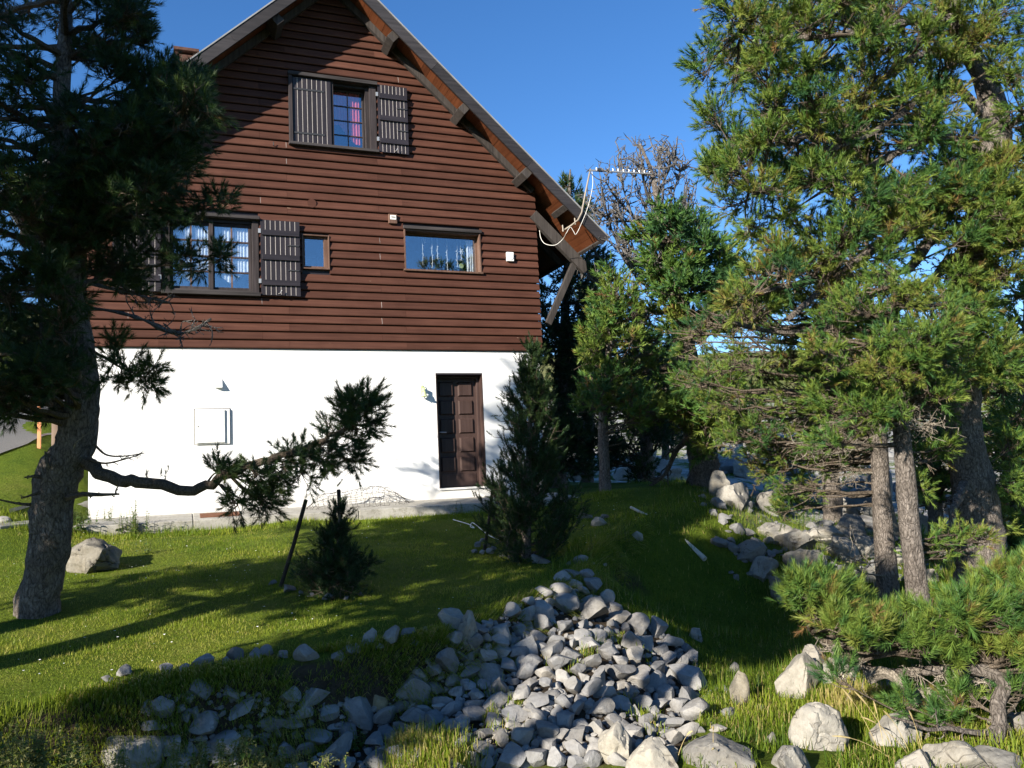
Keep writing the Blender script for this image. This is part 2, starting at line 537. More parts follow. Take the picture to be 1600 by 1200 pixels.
def m_leaf(name, stops, trans=0.25, rough=0.5, spec=0.25, attr='tint'):
    q = N(name).rough(rough, spec)
    c = q.ramp(q.attr(attr), stops)
    q.col(c)
    tr = q.n('ShaderNodeBsdfTranslucent')
    q.l(q.mix(1.0, c, (1.1, 1.15, 0.6), 'MULTIPLY'), tr.inputs['Color'])
    mx = q.n('ShaderNodeMixShader')
    mx.inputs[0].default_value = trans
    q.l(q.b.outputs[0], mx.inputs[1])
    q.l(tr.outputs[0], mx.inputs[2])
    q.l(mx.outputs[0], q.out.inputs[0])
    return q.m
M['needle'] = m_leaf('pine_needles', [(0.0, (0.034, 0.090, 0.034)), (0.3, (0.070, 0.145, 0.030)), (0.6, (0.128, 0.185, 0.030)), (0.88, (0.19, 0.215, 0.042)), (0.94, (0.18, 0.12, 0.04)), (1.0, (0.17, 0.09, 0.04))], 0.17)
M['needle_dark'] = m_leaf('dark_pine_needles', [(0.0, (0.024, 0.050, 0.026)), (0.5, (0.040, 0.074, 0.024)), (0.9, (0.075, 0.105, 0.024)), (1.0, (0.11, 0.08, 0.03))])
M['grass'] = m_leaf('grass_blades', [(0.0, (0.060, 0.112, 0.012)), (0.42, (0.155, 0.215, 0.018)), (0.72, (0.255, 0.285, 0.030)), (0.92, (0.34, 0.30, 0.08)), (1.0, (0.40, 0.31, 0.14))], 0.35, 0.5, 0.2)
M['herb'] = m_leaf('herb_leaves', [(0.0, (0.045, 0.095, 0.016)), (0.5, (0.075, 0.13, 0.024)), (0.8, (0.15, 0.17, 0.045)), (1.0, (0.20, 0.19, 0.08))], 0.3)
M['straw'] = m_plain('dry_straw', (0.46, 0.36, 0.17), 0.8, 0.1)

# glass: reflects the sky, shows what is behind
q = N('window_glass')
tb = q.n('ShaderNodeBsdfTransparent'); tb.inputs[0].default_value = (0.9, 0.93, 0.95, 1)
gl = q.n('ShaderNodeBsdfGlossy'); gl.inputs['Roughness'].default_value = 0.02; gl.inputs['Color'].default_value = (0.9, 0.95, 1, 1)
mx = q.n('ShaderNodeMixShader'); mx.inputs[0].default_value = 0.24
q.l(tb.outputs[0], mx.inputs[1]); q.l(gl.outputs[0], mx.inputs[2]); q.l(mx.outputs[0], q.out.inputs[0])
M['glass'] = q.m

# ground: turf over earth, stony where the limestone comes through
q = N('turf_and_earth').rough(0.95, 0.05)
p = q.pos()
g1 = q.ramp(q.noise(p, 1.1, 6, 0.7), [(0.3, (0.065, 0.105, 0.012)), (0.55, (0.115, 0.155, 0.018)), (0.75, (0.17, 0.18, 0.035))])
g1 = q.mix(q.ramp(q.noise(p, 40, 4, 0.7), [(0.35, (0.8,) * 3), (0.62, (0, 0, 0))]), g1, q.mix(1.0, g1, (0.5, 0.52, 0.45), 'MULTIPLY'))
soil = q.ramp(q.noise(p, 9, 6, 0.7), [(0.3, (0.035, 0.026, 0.018)), (0.7, (0.085, 0.066, 0.045))])
rock = q.ramp(q.noise(p, 3.0, 8, 0.7), [(0.3, (0.22, 0.215, 0.20)), (0.7, (0.46, 0.44, 0.40))])
c = q.mix(q.attr('soil'), g1, soil)
stony = q.math('MULTIPLY', q.attr('rocky'), q.ramp(q.noise(p, 0.55, 8, 0.75, 0.6), [(0.44, (0, 0, 0)), (0.52, (1, 1, 1))]))
c = q.mix(stony, c, rock)
hill = q.ramp(q.noise(p, 0.05, 6, 0.7), [(0.35, (0.115, 0.125, 0.045)), (0.65, (0.19, 0.185, 0.075))])
c = q.mix(q.attr('hill'), c, hill)
q.col(c)
q.bump(q.math('ADD', q.noise(p, 30, 6, 0.7), q.math('MULTIPLY', q.noise(p, 5, 6), 1.5)), 0.8, 0.05)
M['ground'] = q.m
q = N('asphalt_and_grit').rough(0.9, 0.1)
p = q.pos()
c = q.ramp(q.noise(p, 60, 5, 0.8), [(0.3, (0.09, 0.088, 0.085)), (0.7, (0.19, 0.185, 0.175))])
c = q.mix(q.ramp(q.noise(p, 0.9, 5), [(0.6, (0, 0, 0)), (0.68, (0.7,) * 3)]), c, (0.09, 0.055, 0.045))
q.col(c); q.bump(q.noise(p, 150, 3), 0.5, 0.01)
M['road'] = q.m
q = N('worn_concrete').rough(0.9, 0.1)
p = q.pos()
c = q.ramp(q.noise(p, 3, 7, 0.7), [(0.3, (0.25, 0.235, 0.205)), (0.7, (0.42, 0.40, 0.355))])
c = q.mix(q.ramp(q.noise(p, 25, 5, 0.7), [(0.36, (0.6,) * 3), (0.5, (0, 0, 0))]), c, (0.16, 0.15, 0.11))
q.col(c); q.bump(q.noise(p, 50, 5, 0.7), 0.4, 0.01)
M['concrete'] = q.m

# ------------------------------------------------------------------ terrain
def axis(c, n, k, span):
    s = np.linspace(-1, 1, n)
    return c + span / math.sinh(k) * np.sinh(k * s)
def terrain():
    xs, ys = axis(-3.0, 340, 7.4, 700), axis(-6.4, 340, 7.4, 700)
    X, Y = np.meshgrid(xs, ys)
    Z = ground(X, Y)
    inside = (X > -7.25) & (X < -0.15) & (Y > 0.15) & (Y < 8.6)
    Z = np.where(inside, np.minimum(Z, -0.25), Z)
    v = np.stack([X, Y, Z], -1).reshape(-1, 3)
    n = len(xs)
    i = (np.arange(n - 1)[:, None] * n + np.arange(n - 1)[None, :]).ravel()
    f = np.stack([i, i + 1, i + n + 1, i + n], 1)
    o = mk('ground', v, f, M['ground'], smooth=True, kind='structure')
    gx = np.gradient(Z, axis=1) / np.gradient(X, axis=1)
    gy = np.gradient(Z, axis=0) / np.gradient(Y, axis=0)
    steep = np.hypot(gx, gy)
    far = np.hypot(X - CAM[0], Y - CAM[1])
    d, _ = rim(X, Y)
    scree = scree_mask(X, Y)
    soil = np.maximum(sstep((steep - np.where(X > -2.2, 1.3, 0.55)) / 0.5) * (far < 14), scree)
    rocky = sstep((far - 13) / 4) * (d < -0.5) * (X > 1.5) * (1 - sstep((far - 70) / 40))
    hill = sstep((far - 70) / 60)
    for nm, a in (('soil', soil), ('rocky', rocky), ('hill', hill)):
        fattr(o.data, nm, a.ravel())
    return o
def inpoly(px, py, poly):
    poly = np.asarray(poly, float)
    px, py = np.asarray(px, float), np.asarray(py, float)
    r = np.zeros(px.shape, bool)
    j = len(poly) - 1
    for i in range(len(poly)):
        xi, yi = poly[i]
        xj, yj = poly[j]
        c = ((yi > py) != (yj > py)) & (px < (xj - xi) * (py - yi) / (yj - yi + 1e-12) + xi)
        r ^= c
        j = i
    return r
_scr = np.array([h[:2] for h in hits([(700, 1010), (765, 985), (845, 935), (905, 915), (965, 950), (1030, 985), (1075, 1015), (1085, 1060), (1095, 1100), (1080, 1160), (1060, 1195), (560, 1198), (600, 1110), (640, 1060)])])
_hol = np.array([h[:2] for h in hits([(225, 1100), (330, 1085), (480, 1085), (640, 1060), (600, 1110), (560, 1198), (260, 1198)])])
def scree_mask(X, Y):
    return (inpoly(X, Y, _scr) | inpoly(X, Y, _hol)).astype(float)
terrain()
# ------------------------------------------------------------------ the house
rs = random.Random(3)
XL, XR, DEEP = -7.38, -0.05, 8.6
SB = 2.548                       # underside of the timber siding
APX, APZ, SL = -3.66, 9.09, 0.93  # ridge and roof slope
CS = 1 / math.hypot(1, SL)
def ztop(x):
    return APZ - SL * abs(x - APX)
house = empty('house', (-3.7, 4.3, 0), 'chalet with brown timber siding over a white rendered ground floor', 'house')

# white ground floor with the door opening
DX0, DX1, DZ0, DZ1, DREC = -2.016, -1.163, 0.178, 2.162, 0.22
mb = MB()
y = 0.0
def wq(x0, x1, z0, z1):
    mb.add([(x0, y, z0), (x1, y, z0), (x1, y, z1), (x0, y, z1)], [(0, 1, 2, 3)])
wq(XL, DX0, -0.6, SB); wq(DX1, XR, -0.6, SB); wq(DX0, DX1, DZ1, SB); wq(DX0, DX1, -0.6, DZ0)
for a, b in (((DX0, DZ0), (DX0, DZ1)), ((DX0, DZ1), (DX1, DZ1)), ((DX1, DZ1), (DX1, DZ0)), ((DX1, DZ0), (DX0, DZ0))):
    mb.add([(a[0], 0, a[1]), (b[0], 0, b[1]), (b[0], 0.35, b[1]), (a[0], 0.35, a[1])], [(3, 2, 1, 0)])
mb.add([(XR, 0, -0.6), (XR, DEEP, -0.6), (XR, DEEP, SB), (XR, 0, SB)], [(0, 1, 2, 3)])
mb.add([(XL, 0, -0.6), (XL, DEEP, -0.6), (XL, DEEP, SB), (XL, 0, SB)], [(3, 2, 1, 0)])
mb.add([(XR, DEEP, -0.6), (XL, DEEP, -0.6), (XL, DEEP, SB), (XR, DEEP, SB)], [(0, 1, 2, 3)])
mb.add([(XL, 0, SB), (XR, 0, SB), (XR, DEEP, SB), (XL, DEEP, SB)], [(0, 1, 2, 3)])
mb.build('wall', M['render'], house)

# openings in the timber storey: (x0, x1, z0, z1) outer frame
UW = (-4.41, -2.925, 6.005, 7.255)
LW = (-6.36, -4.925, 3.41, 4.70)
_a, _b = atY(471, 366, 0), atY(514.8, 422.6, 0)
SW = (_a[0], _b[0], _b[2], atY(514.8, 369.5, 0)[2])
RW = (-2.505, -1.105, 3.94, 4.735)
OPEN = [UW, LW, SW, RW]

# timber wall: a dark backing sheet with the boards nailed on
mb = MB()
TX0, TX1 = XL - 0.03, -0.02
cuts = sorted({TX0, TX1, APX} | {o[0] for o in OPEN} | {o[1] for o in OPEN})
for a, b in zip(cuts[:-1], cuts[1:]):
    zs = [SB]
    for o in OPEN:
        if o[0] <= a + 1e-6 and o[1] >= b - 1e-6:
            zs += [o[2], o[3]]
    zs = [zs[0]] + sorted(zs[1:])
    segs = []
    for i in range(0, len(zs), 2):
        segs.append((zs[i], zs[i + 1] if i + 1 < len(zs) else None))
    for z0, z1 in segs:
        if z1 is None:
            mb.add([(a, 0.01, z0), (b, 0.01, z0), (b, 0.01, ztop(b) - 0.16), (a, 0.01, ztop(a) - 0.16)], [(0, 1, 2, 3)])
        else:
            mb.add([(a, 0.01, z0), (b, 0.01, z0), (b, 0.01, z1), (a, 0.01, z1)], [(0, 1, 2, 3)])
for x, fl in ((TX0, 1), (TX1, 0)):
    q4 = [(x, 0.01, SB), (x, DEEP, SB), (x, DEEP, ztop(x) - 0.16), (x, 0.01, ztop(x) - 0.16)]
    mb.add(q4, [(3, 2, 1, 0) if fl else (0, 1, 2, 3)])
mb.add([(TX1, DEEP, SB), (TX0, DEEP, SB), (TX0, DEEP, ztop(TX0) - .16), (APX, DEEP, ztop(APX) - .16), (TX1, DEEP, ztop(TX1) - .16)], [(0, 1, 2, 3, 4)])
twall = mb.build('timber_wall', M['darkwoodx'], house)

PITCHB = 0.14
JA, JB = [-6.85, -4.885, -2.93, -0.98 + 9], [-6.42, -4.46, -2.51]
row = 0
z = SB
def board(x0, x1, z0, z1, slope_l=None, slope_r=None):
    """clapboard: thick rounded lower edge, thin top"""
    prof = [(0.005, z0 + 0.016), (-0.026, z0 + 0.008), (-0.039, z0 + 0.009), (-0.048, z0 + 0.018), (-0.049, z0 + 0.032), (-0.040, z0 + 0.065), (-0.020, z1 - 0.010), (-0.006, z1 + 0.003), (0.005, z1 + 0.004)]
    v = []
    jl = rs.uniform(-0.003, 0.003)
    for x, s in ((x0, slope_l), (x1, slope_r)):
        for yy, zz in prof:
            xx = x if s is None else x + (zz - z0) * s
            v.append((xx, yy + jl * 0.6, zz))
    n = len(prof)
    f = [tuple(range(n - 1, -1, -1)), tuple(range(n, 2 * n))] + [(i, i + n, (i + 1) % n + n, (i + 1) % n)[::-1] for i in range(n)]
    o = mk('siding_board', v, f, M['siding'], twall)
while z < APZ - 0.45:
    z1 = z + PITCHB
    half = (APZ - 0.15 - z) / SL
    xl, xr = max(TX0 - 0.005, APX - half), min(0.012, APX + half)
    spans = [(xl, xr)]
    for o in OPEN:
        if z + 0.07 > o[2] - 0.02 and z + 0.07 < o[3] + 0.02:
            new = []
            for a, b in spans:
                if o[1] <= a or o[0] >= b:
                    new.append((a, b))
                else:
                    if o[0] - a > 0.02: new.append((a, o[0] - 0.002))
                    if b - o[1] > 0.02: new.append((o[1] + 0.002, b))
            spans = new
    for a, b in spans:
        js = [j for j in (JA if row % 2 else JB) if a + 0.15 < j < b - 0.15]
        pts = [a] + js + [b]
        for p0, p1 in zip(pts[:-1], pts[1:]):
            e0 = p0 + (0.0012 if p0 in js else 0)
            e1 = p1 - (0.0012 if p1 in js else 0)
            if p1 in js and rs.random() < 0.22:
                MB().add([(x_, y_ + d_, z + z_) for x_ in (p1 - 0.0022, p1 + 0.0022) for y_, z_, d_ in ((-0.0505, 0.024, 0), (-0.0415, 0.066, 0), (-0.0215, 0.129, 0), (-0.015, 0.129, 0), (-0.03, 0.024, 0))], [(0, 1, 2, 3, 4), (9, 8, 7, 6, 5), (0, 5, 6, 1), (1, 6, 7, 2), (2, 7, 8, 3), (3, 8, 9, 4), (4, 9, 5, 0)]).build('joint_filler', M['lath'], twall)
            board(e0, e1, z, z1, (1 / SL if p0 == xl and xl > TX0 else None), (-1 / SL if p1 == xr and xr < 0 else None))
    z = z1
    row += 1
# round plugged hole in the siding and the hook below the upper shutter
c = atY(487, 318, -0.034)
a = np.linspace(0, 2 * math.pi, 17)[:-1]
mb = MB()
mb.prism([(c[0] + 0.075 * math.cos(t), c[2] + 0.075 * math.sin(t)) for t in a], -0.053, -0.02)
mb.build('hole_plug', M['siding'], house)
c = atY(427, 228, -0.03)
mb = MB().tube([c + (0, 0.03, 0), c + (0, -0.05, 0.0), c + (0.0, -0.055, 0.05)], 0.008, 5)
mb.build('hook', M['iron'], house)

# roof: two slopes, soffit boards, bargeboards, trim rafters, brackets
YF, YB = -0.60, 9.2
EXT = 1.17 - APX
roof = None
def slope_pt(side, u, dn):
    """u along the slope from the ridge (horizontal run), dn below the top surface, measured square to it"""
    n = np.array([SL * CS, CS])
    return APX + side * (u - n[0] * dn), APZ - SL * u - n[1] * dn
mb = MB()
for sd in (-1, 1):
    poly = [slope_pt(sd, 0.0, 0), slope_pt(sd, EXT, 0), slope_pt(sd, EXT, 0.055), slope_pt(sd, 0.0, 0.055)]
    poly[0] = (APX, APZ); poly[3] = (APX, APZ - 0.055 / CS)
    if sd < 0: poly = poly[::-1]
    mb.prism(poly, YF - 0.015, YB)
roof = mb.build('roof', M['roofing'], house)
L = EXT / CS
nb = int(L / 0.152)
for sd in (-1, 1):
    for k in range(nb):
        u0, u1 = (k * 0.152 + 0.03) * CS, (k * 0.152 + 0.1785) * CS
        jit = rs.uniform(0, 0.004)
        poly = [slope_pt(sd, u0, 0.058), slope_pt(sd, u1, 0.058), slope_pt(sd, u1, 0.078 + jit), slope_pt(sd, u0, 0.078 + jit)]
        if sd < 0: poly = poly[::-1]
        MB().prism(poly, YF + 0.042, YB - 0.05).build('soffit_board', M['soffit'], roof)
    # bargeboard in three lengths
    for u0, u1 in ((0.0, 1.72), (1.722, 3.42), (3.422, EXT + 0.02)):
        poly = [slope_pt(sd, u0, 0.0), slope_pt(sd, u1, 0.0), slope_pt(sd, u1, 0.178), slope_pt(sd, u0, 0.178)]
        if u0 == 0:
            poly[0] = (APX, APZ); poly[3] = (APX, APZ - 0.178 / CS)
        if sd < 0: poly = poly[::-1]
        MB().prism(poly, YF - 0.022, YF + 0.018).build('bargeboard', M['barge'], roof, bevel=0.004)
    # capping strip on the edge of the roof
    poly = [slope_pt(sd, 0, -0.022), slope_pt(sd, EXT + 0.03, -0.022), slope_pt(sd, EXT + 0.03, -0.002), slope_pt(sd, 0, -0.002)]
    poly[0] = (APX, APZ + 0.022 / CS); poly[3] = (APX, APZ + 0.002)
    if sd < 0: poly = poly[::-1]
    MB().prism(poly, YF - 0.034, YF + 0.10).build('edge_cap', M['roofing'], roof)
    # rafter against the wall, running down past the wall as the eaves bracket beam
    ue = EXT - 0.30
    poly = [slope_pt(sd, 0.1, 0.088), slope_pt(sd, EXT - 1.12, 0.088), slope_pt(sd, EXT - 1.12, 0.20), slope_pt(sd, 0.1, 0.20)]
    if sd < 0: poly = poly[::-1]
    MB().prism(poly, -0.125, -0.049).build('trim_rafter', M['beam'], roof)
    # eaves board under the lower edge
    poly = [slope_pt(sd, EXT - 0.045, 0.088), slope_pt(sd, EXT - 0.005, 0.088), slope_pt(sd, EXT - 0.005, 0.175), slope_pt(sd, EXT - 0.045, 0.175)]
    if sd < 0: poly = poly[::-1]
    MB().prism(poly, YF + 0.02, YB - 0.05).build('eaves_board', M['beam'], roof)
    # rafters showing under the eaves
    for yy in (1.1, 2.2, 3.3, 4.4, 5.5, 6.6, 7.7):
        poly = [slope_pt(sd, EXT - 1.25, 0.09), slope_pt(sd, EXT - 0.05, 0.09), slope_pt(sd, EXT - 0.05, 0.2), slope_pt(sd, EXT - 1.25, 0.2)]
        if sd < 0: poly = poly[::-1]
        MB().prism(poly, yy, yy + 0.08).build('rafter', M['beam'], roof)
    poly = [slope_pt(sd, EXT - 0.72, 0.09), slope_pt(sd, EXT - 0.64, 0.09), slope_pt(sd, EXT - 0.64, 0.17), slope_pt(sd, EXT - 0.72, 0.17)]
    if sd < 0: poly = poly[::-1]
    MB().prism(poly, YF + 0.02, 0.0).build('batten', M['beam'], roof)
    # purlin ends carrying the verge
    for px in ((628, 95), (738, 200), (836, 298)):
        pt = atY(px[0], px[1], YF + 0.05)
        u = abs(pt[0] - APX)
        poly = [slope_pt(sd, u - 0.04, 0.085), slope_pt(sd, u + 0.07, 0.085), slope_pt(sd, u + 0.07, 0.30), slope_pt(sd, u - 0.04, 0.30)]
        if sd < 0: poly = poly[::-1]
        MB().prism(poly, YF + 0.05, 0.0).build('purlin_end', M['beam'], roof, bevel=0.006)
# beam and strut under the right-hand eaves, and the same on the left
for sd in (-1, 1):
    def mir(p):
        return (p[0] if sd > 0 else 2 * APX - p[0], p[1], p[2])
    b0, b1 = atY(842, 346, -0.02), atY(909, 415, -0.02)
    b0 = b0 - (b1 - b0) * 0.15
    d = (b1 - b0) / np.linalg.norm(b1 - b0)
    n = np.array([-d[2], 0, d[0]])
    pts = [b0 + n * 0.095, b1 + n * 0.095 - d * 0.0, b1 - n * 0.02 + d * 0.13, b1 - n * 0.10 + d * 0.12, b0 - n * 0.095]
    poly = [(mir(p)[0], p[2]) for p in pts]
    if sd > 0: poly = poly[::-1]
    MB().prism(poly, -0.075, 0.035).build('eaves_beam', M['beam'], roof, bevel=0.006)
    s0, s1 = atY(898, 412, 0.0), atY(857, 506, 0.0)
    mb = MB().bar(mir(s0 + (0, 0.03, 0)), mir(s1 + (0, 0.03, 0)), 0.115, 0.10, (0, 1, 0))
    mb.build('strut', M['beam'], roof, bevel=0.006)
# chimney
cc = atY(291, 88, 2.2)
chim = MB()
chim.box(cc[0] - 0.19, cc[0] + 0.19, 2.0, 2.5, cc[2] - 1.3, cc[2] - 0.07)
chim = chim.build('chimney', M['brick'], house)
mb = MB().box(cc[0] - 0.22, cc[0] + 0.22, 1.96, 2.54, cc[2] + 0.0, cc[2] + 0.055)
for sx in (-0.15, 0.15):
    mb.box(cc[0] + sx - 0.035, cc[0] + sx + 0.035, 2.02, 2.48, cc[2] - 0.069, cc[2] - 0.002)
mb.build('chimney_cap', M['brick'], chim)

def shutter(name_label, x0, x1, z0, z1, yb, side, nb=8, battens=True):
    """ledged shutter lying on the wall: yb is the back face; boards face outwards"""
    sh = empty('shutter', ((x0 + x1) / 2, yb, z0)); sh.parent = house
    sh.location = ((x0 + x1) / 2 + 3.7, yb - 4.3, z0)
    if name_label: sh['label'] = name_label
    wd = (x1 - x0) / nb
    for k in range(nb):
        j = rs.uniform(-0.002, 0.002)
        g = 0.0035
        MB().box(x0 + k * wd + g, x0 + (k + 1) * wd - g, yb - 0.026 + j, yb - 0.001, z0 + rs.uniform(0, 0.006), z1 - rs.uniform(0, 0.008)).build('shutter_board', M['darkwood'], sh)
        if k < nb - 1:
            MB().box(x0 + (k + 1) * wd - 0.0038, x0 + (k + 1) * wd + 0.0038, yb - 0.0285, yb - 0.027, z0 + 0.01, z1 - 0.012).build('joint_strip', M['lath'], sh)
    H = z1 - z0
    if battens:
        for t in (0.79, 0.465, 0.13):
            zc = z0 + H * t
            MB().box(x0 + 0.02, x1 - 0.012, yb - 0.058, yb - 0.03, zc, zc + 0.088).build('batten', M['darkwoodx'], sh, bevel=0.003)
        hx = x0 if side == 'l' else x1
        for t in (0.83, 0.17):
            MB().box(hx - 0.035, hx + 0.005, yb - 0.05, yb - 0.03, z0 + H * t - 0.02, z0 + H * t + 0.05).build('hinge', M['metal'], sh)
        MB().box(x1 - 0.20, x1 - 0.02, yb - 0.040, yb - 0.029, z0 + H * 0.66, z0 + H * 0.675).build('latch', M['iron'], sh)
        MB().box(x1 - 0.20, x1 - 0.02, yb - 0.040, yb - 0.029, z0 + H * 0.33, z0 + H * 0.345).build('latch', M['iron'], sh)
        MB().tube([(x0 + 0.27, yb - 0.03, z0 + 0.03), (x0 + 0.29, yb - 0.075, z0 + 0.03), (x0 + 0.32, yb - 0.075, z0 + 0.08)], 0.007, 5).build('shutter_dog', M['metal'], sh)
    else:
        for t in (0.80, 0.13):
            zc = z0 + H * t
            MB().box(x0 + 0.015, x1 - 0.12, yb - 0.036, yb - 0.029, zc, zc + 0.032).build('strap_hinge', M['iron'], sh)
    return sh

def pane(x0, x1, y, z0, z1, par):
    MB().box(x0, x1, y, y + 0.004, z0, z1).build('pane', M['glass'], par)
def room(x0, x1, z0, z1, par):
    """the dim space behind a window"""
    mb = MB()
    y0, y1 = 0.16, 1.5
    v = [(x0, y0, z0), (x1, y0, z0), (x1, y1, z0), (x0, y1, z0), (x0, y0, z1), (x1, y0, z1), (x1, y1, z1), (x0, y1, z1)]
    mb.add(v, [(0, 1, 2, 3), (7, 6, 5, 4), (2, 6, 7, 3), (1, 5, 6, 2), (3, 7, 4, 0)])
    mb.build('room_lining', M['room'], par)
def part_empty(name, loc):
    e = bpy.data.objects.new(name, None); COL.objects.link(e); e.parent = house
    e.location = (loc[0] + 3.7, loc[1] - 4.3, loc[2]); return e
def frame4(x0, x1, z0, z1, t, ya, yb, mat, par, name='frame', matx=None, bottom=True):
    MB().box(x0, x0 + t, ya, yb, z0, z1).build(name, mat, par, bevel=0.003)
    MB().box(x1 - t, x1, ya, yb, z0, z1).build(name, mat, par, bevel=0.003)
    MB().box(x0 + t, x1 - t, ya, yb, z1 - t, z1).build(name, matx or mat, par, bevel=0.003)
    if bottom:
        MB().box(x0 + t, x1 - t, ya, yb, z0, z0 + t).build(name, matx or mat, par, bevel=0.003)
def sash(x0, x1, z0, z1, cols, rows, y, par, t=0.045, mt=0.016, mat='frame'):
    frame4(x0, x1, z0, z1, t, y, y + 0.045, M['greyframe'], par, 'sash')
    gx0, gx1, gz0, gz1 = x0 + t, x1 - t, z0 + t, z1 - t
    cw, rh = (gx1 - gx0) / cols, (gz1 - gz0) / rows
    for c in range(1, cols):
        MB().box(gx0 + c * cw - mt / 2, gx0 + c * cw + mt / 2, y + 0.006, y + 0.036, gz0, gz1).build('glazing_bar', M[mat], par)  # lower window's uprights take a lighter paint: the light on them is in the colour
    for r in range(1, rows):
        for c in range(cols):
            MB().box(gx0 + c * cw + (mt / 2 if c else 0), gx0 + (c + 1) * cw - (mt / 2 if c < cols - 1 else 0), y + 0.006, y + 0.036, gz0 + r * rh - mt / 2, gz0 + r * rh + mt / 2).build('glazing_bar', M['door'], par)
    for c in range(cols):
        for r in range(rows):
            pane(gx0 + c * cw + (mt / 2 if c else 0), gx0 + (c + 1) * cw - (mt / 2 if c < cols - 1 else 0), y + 0.022, gz0 + r * rh + (mt / 2 if r else 0), gz0 + (r + 1) * rh - (mt / 2 if r < rows - 1 else 0), par)
def curtain(name, label, pts_top, bottom, y, mat, waves=14, amp=0.018):
    """hanging cloth between x0..x1; bottom is a function of x"""
    x0, x1, zt = pts_top
    nx, nz = waves * 6, 8
    v, f = [], []
    for i in range(nx + 1):
        x = x0 + (x1 - x0) * i / nx
        zb = bottom(x)
        for k in range(nz + 1):
            v.append((x, y + amp * math.sin(i / 6 * 2 * math.pi + 0.6 * math.sin(i * .37)), zt + (zb - zt) * k / nz))
    for i in range(nx):
        for k in range(nz):
            a = i * (nz + 1) + k
            f.append((a, a + 1, a + nz + 2, a + nz + 1))
    o = mk(name, v, f, mat, None, smooth=True, loc=((x0 + x1) / 2, y, zt))
    return tag(o, label, 'curtain')

# upper window, its left half shut behind the shutter
w1 = part_empty('window', (UW[0], 0, UW[2]))
x0, x1, z0, z1 = UW
mid = -3.66
MB().box(x0, x0 + 0.06, -0.10, 0.05, z0 + 0.03, z1 - 0.06).build('frame', M['greyframe'], w1, bevel=0.004)
MB().box(x1 - 0.115, x1, -0.055, 0.05, z0 + 0.03, z1 - 0.06).build('frame', M['greyframe'], w1, bevel=0.004)
MB().box(x0 - 0.01, x1 + 0.02, -0.125, 0.05, z1 - 0.058, z1 + 0.005).build('lintel', M['greyframex'], w1, bevel=0.006)
MB().box(x0 - 0.01, x1 + 0.02, -0.125, 0.05, z0 - 0.02, z0 + 0.028).build('sill', M['greyframex'], w1, bevel=0.006)
MB().box(mid - 0.04, mid, -0.05, 0.14, z0 + 0.03, z1 - 0.06).build('mullion', M['greyframe'], w1, bevel=0.004)
MB().box(x1 - 0.175, x1 - 0.117, 0.0, 0.14, z0 + 0.03, z1 - 0.06).build('jamb', M['greyframe'], w1)
MB().box(mid, x1 - 0.176, 0.02, 0.14, z1 - 0.10, z1 - 0.06).build('jamb', M['darkwoodx'], w1)
sash(mid + 0.001, x1 - 0.18, z0 + 0.04, z1 - 0.102, 2, 4, 0.145, w1, 0.03, 0.014)
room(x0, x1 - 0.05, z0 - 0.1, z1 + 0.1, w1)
shutter('shut outer face of the upper window shutter, thin strap hinges', x0 + 0.065, mid - 0.045, z0 + 0.035, z1 - 0.07, -0.045, 'l', 8, False)
shutter('opened shutter right of the upper window, three battens showing', -2.905, -2.372, 6.0, 7.225, -0.072, 'l', 8)
curtain('curtain', 'pink curtain hanging behind the upper window', (-3.63, -3.165, 7.12), lambda x: 6.2 + 0.55 * max(0, min(1, (-3.22 - x) / .3)) ** 1.5 * 0.6, 0.19, M['pink'], 9)

# lower window with two casements and both shutters open
w2 = part_empty('window', (LW[0], 0, LW[2]))
x0, x1, z0, z1 = LW
MB().box(x0, x0 + 0.10, -0.055, 0.06, z0 + 0.04, z1 - 0.05).build('frame', M['greyframe'], w2, bevel=0.004)
MB().box(x1 - 0.10, x1, -0.055, 0.06, z0 + 0.04, z1 - 0.05).build('frame', M['greyframe'], w2, bevel=0.004)
MB().box(x0 - 0.03, x1 + 0.02, -0.13, 0.06, z1 - 0.048, z1 + 0.005).build('lintel', M['greyframex'], w2, bevel=0.008)
MB().box(x0 - 0.02, x1 + 0.02, -0.12, 0.06, z0 - 0.02, z0 + 0.038).build('sill', M['greyframex'], w2, bevel=0.006)
MB().box(x0 + 0.102, x1 - 0.102, 0.0, 0.06, z1 - 0.10, z1 - 0.05).build('frame', M['darkwoodx'], w2)
MB().box(x0 + 0.102, x1 - 0.102, -0.01, 0.06, z0 + 0.04, z0 + 0.085).build('frame', M['greyframex'], w2)
xm = (x0 + x1) / 2
MB().box(xm - 0.035, xm + 0.025, -0.012, 0.035, z0 + 0.088, z1 - 0.103).build('meeting_rail', M['greyframe'], w2, bevel=0.004)
sash(x0 + 0.104, xm - 0.001, z0 + 0.088, z1 - 0.104, 2, 4, 0.04, w2, 0.048, 0.024, 'frame')
sash(xm + 0.001, x1 - 0.104, z0 + 0.088, z1 - 0.104, 2, 4, 0.04, w2, 0.048, 0.024, 'frame')
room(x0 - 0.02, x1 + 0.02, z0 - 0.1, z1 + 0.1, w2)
shutter('opened shutter left of the wide window, behind the pine', -7.07, x0 - 0.025, 3.41, 4.665, -0.072, 'r', 8)
shutter('opened shutter right of the wide window, three battens showing', x1 + 0.025, -4.275, 3.41, 4.665, -0.072, 'l', 8)
